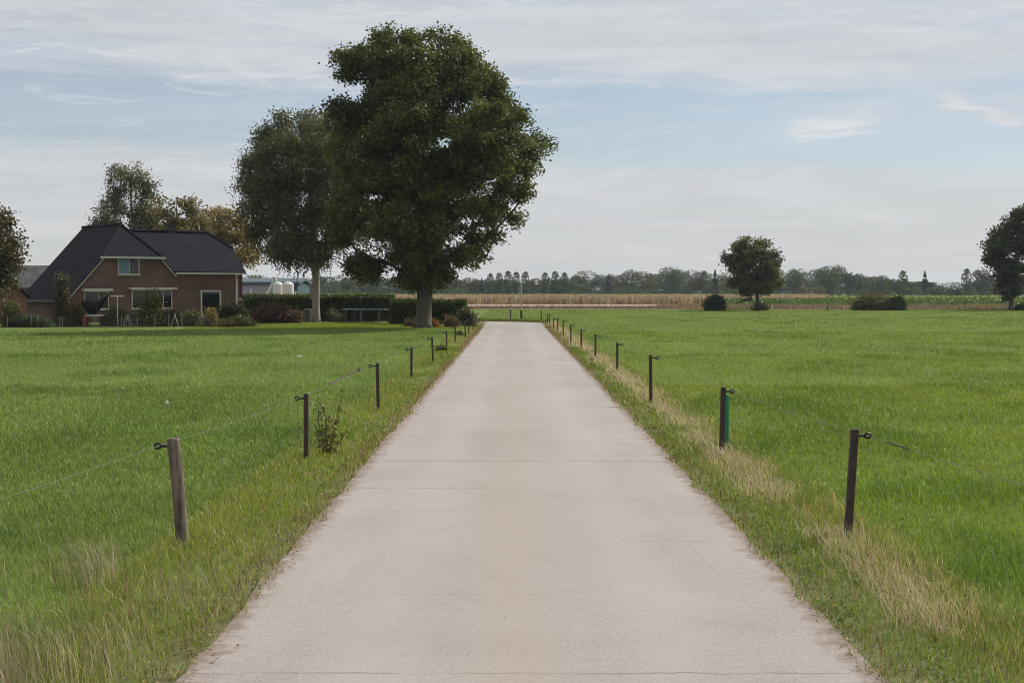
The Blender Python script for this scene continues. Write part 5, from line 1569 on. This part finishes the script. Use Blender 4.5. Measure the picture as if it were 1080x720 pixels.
    for (x, y, h, dx) in stems:
        mb.tube([(x * .3, y, 0), (x + dx * .4, y, h * .5), (x + dx, y, h)], [.006, .005, .003], 5)
        m_ = int(h * 95)
        t = rng.random(m_); t = np.where(rng.random(m_) < .6, t * .75, t)
        LP.append(np.c_[x * .3 + (x * .7 + dx) * t + rng.normal(0, .022 + .03 * (1 - t), m_), y + rng.normal(0, .035, m_), h * t])
        LC.append(lerp(np.array([.06, .075, .025]), np.array([.14, .11, .055]), rng.random(m_)))
    LP = np.concatenate(LP); LC = np.concatenate(LC)
    mb.build('stems', simple('weed_stem', (.10, .065, .04), .8), o)
    V, F, C = rhombs(LP, rng.uniform(.04, .08, len(LP)), .022, LC, droop=.5)
    npmesh('leaves', V, F, M_LEAF, C, o)
    # dark weed clumps near the road
    for i, (u, v, lb) in enumerate([(465, 371, 'low dark weed clump beside the sixth left fence post'), (452, 362, None), (585, 0, None)]):
        if lb is None: continue
        P = gnd(u, v); shrub('weed_clump', lb, u - 5, u + 5, v - 7, P[1], [(.06, .09, .03), (.09, .11, .04)], 18, 30, .07, .09, .05, stems=False, cat='plant')
    P = gnd(484.5, 354.5); shrub('weed_clump', 'small dark weed clump between the seventh and eighth left posts', 481, 489, 349, P[1], [(.05, .075, .03), (.08, .09, .04)], 16, 30, .08, .1, .05, stems=False, cat='plant')
    P = gnd(585, 330)
    # white seed heads in the left pasture
    for (u, vb, vt, lb) in [(176, 446, 424.5, 'single white seed head on a tall stalk in the left pasture behind the leaning post'), (314.5, 386, 375.5, 'left one of two small white seed heads in the middle of the left pasture'), (317.5, 386.5, 376, 'right one of two small white seed heads in the middle of the left pasture')]:
        P = gnd(u, vb); o = empty('seed_head', P); tag(o, lb, 'plant'); zt = at(u, vt, P[1])[2]
        for k in range(1):
            ox = k * .09
            mb = MB(); mb.tube([(ox, 0, 0), (ox + .01, 0, zt * .5), (ox, 0, zt - k * .05)], .004, 5); mb.build('stalk', simple('pale_stalk', (.25, .24, .12), .8), o)
            pts = rng.normal(0, .014, (60, 3)) + [ox, 0, zt - k * .05]
            V, F, C = rhombs(pts, .02, .014, np.full((60, 3), .7)); npmesh('head', V, F, M_DRY, C, o)
    # clumps of coarse grass
    # small stakes at the lone tree
    P = gnd(814, 327.6); D = P[1]
    mb = MB(); mb.box(P[0] - .03, P[0] + .12, D - .05, D + .05, 0, .75)
    tag(mb.build('field_post', M_CREAM), 'short pale post right of the lone field tree', 'post')
    P = gnd(873, 327); mb = MB(); mb.box(P[0] - .06, P[0] + .06, P[1] - .05, P[1] + .05, 0, .55)
    tag(mb.build('field_post', M_DARKWOOD), 'short dark post left of the wide olive bush', 'post')


fences()
tag(fallen.build('fallen_branch', M_BARK), 'low dead branch reaching left from the foot of the lone field tree', 'branch')

# ------------------------------------------------------------------ haze
def haze():
    mt, nt, N, L, out = newmat('haze_air')
    v = N.new('ShaderNodeVolumePrincipled'); v.inputs['Color'].default_value = (.76, .86, .98, 1); v.inputs['Density'].default_value = .00014
    v.inputs['Anisotropy'].default_value = .1
    L.new(v.outputs[0], out.inputs['Volume'])
    b = MB(); b.box(-1800, 1800, -60, 2000, -1.0, 24)
    tag(b.build('haze', mt), 'thin even haze of air over the fields', 'haze', kind='stuff')


haze()
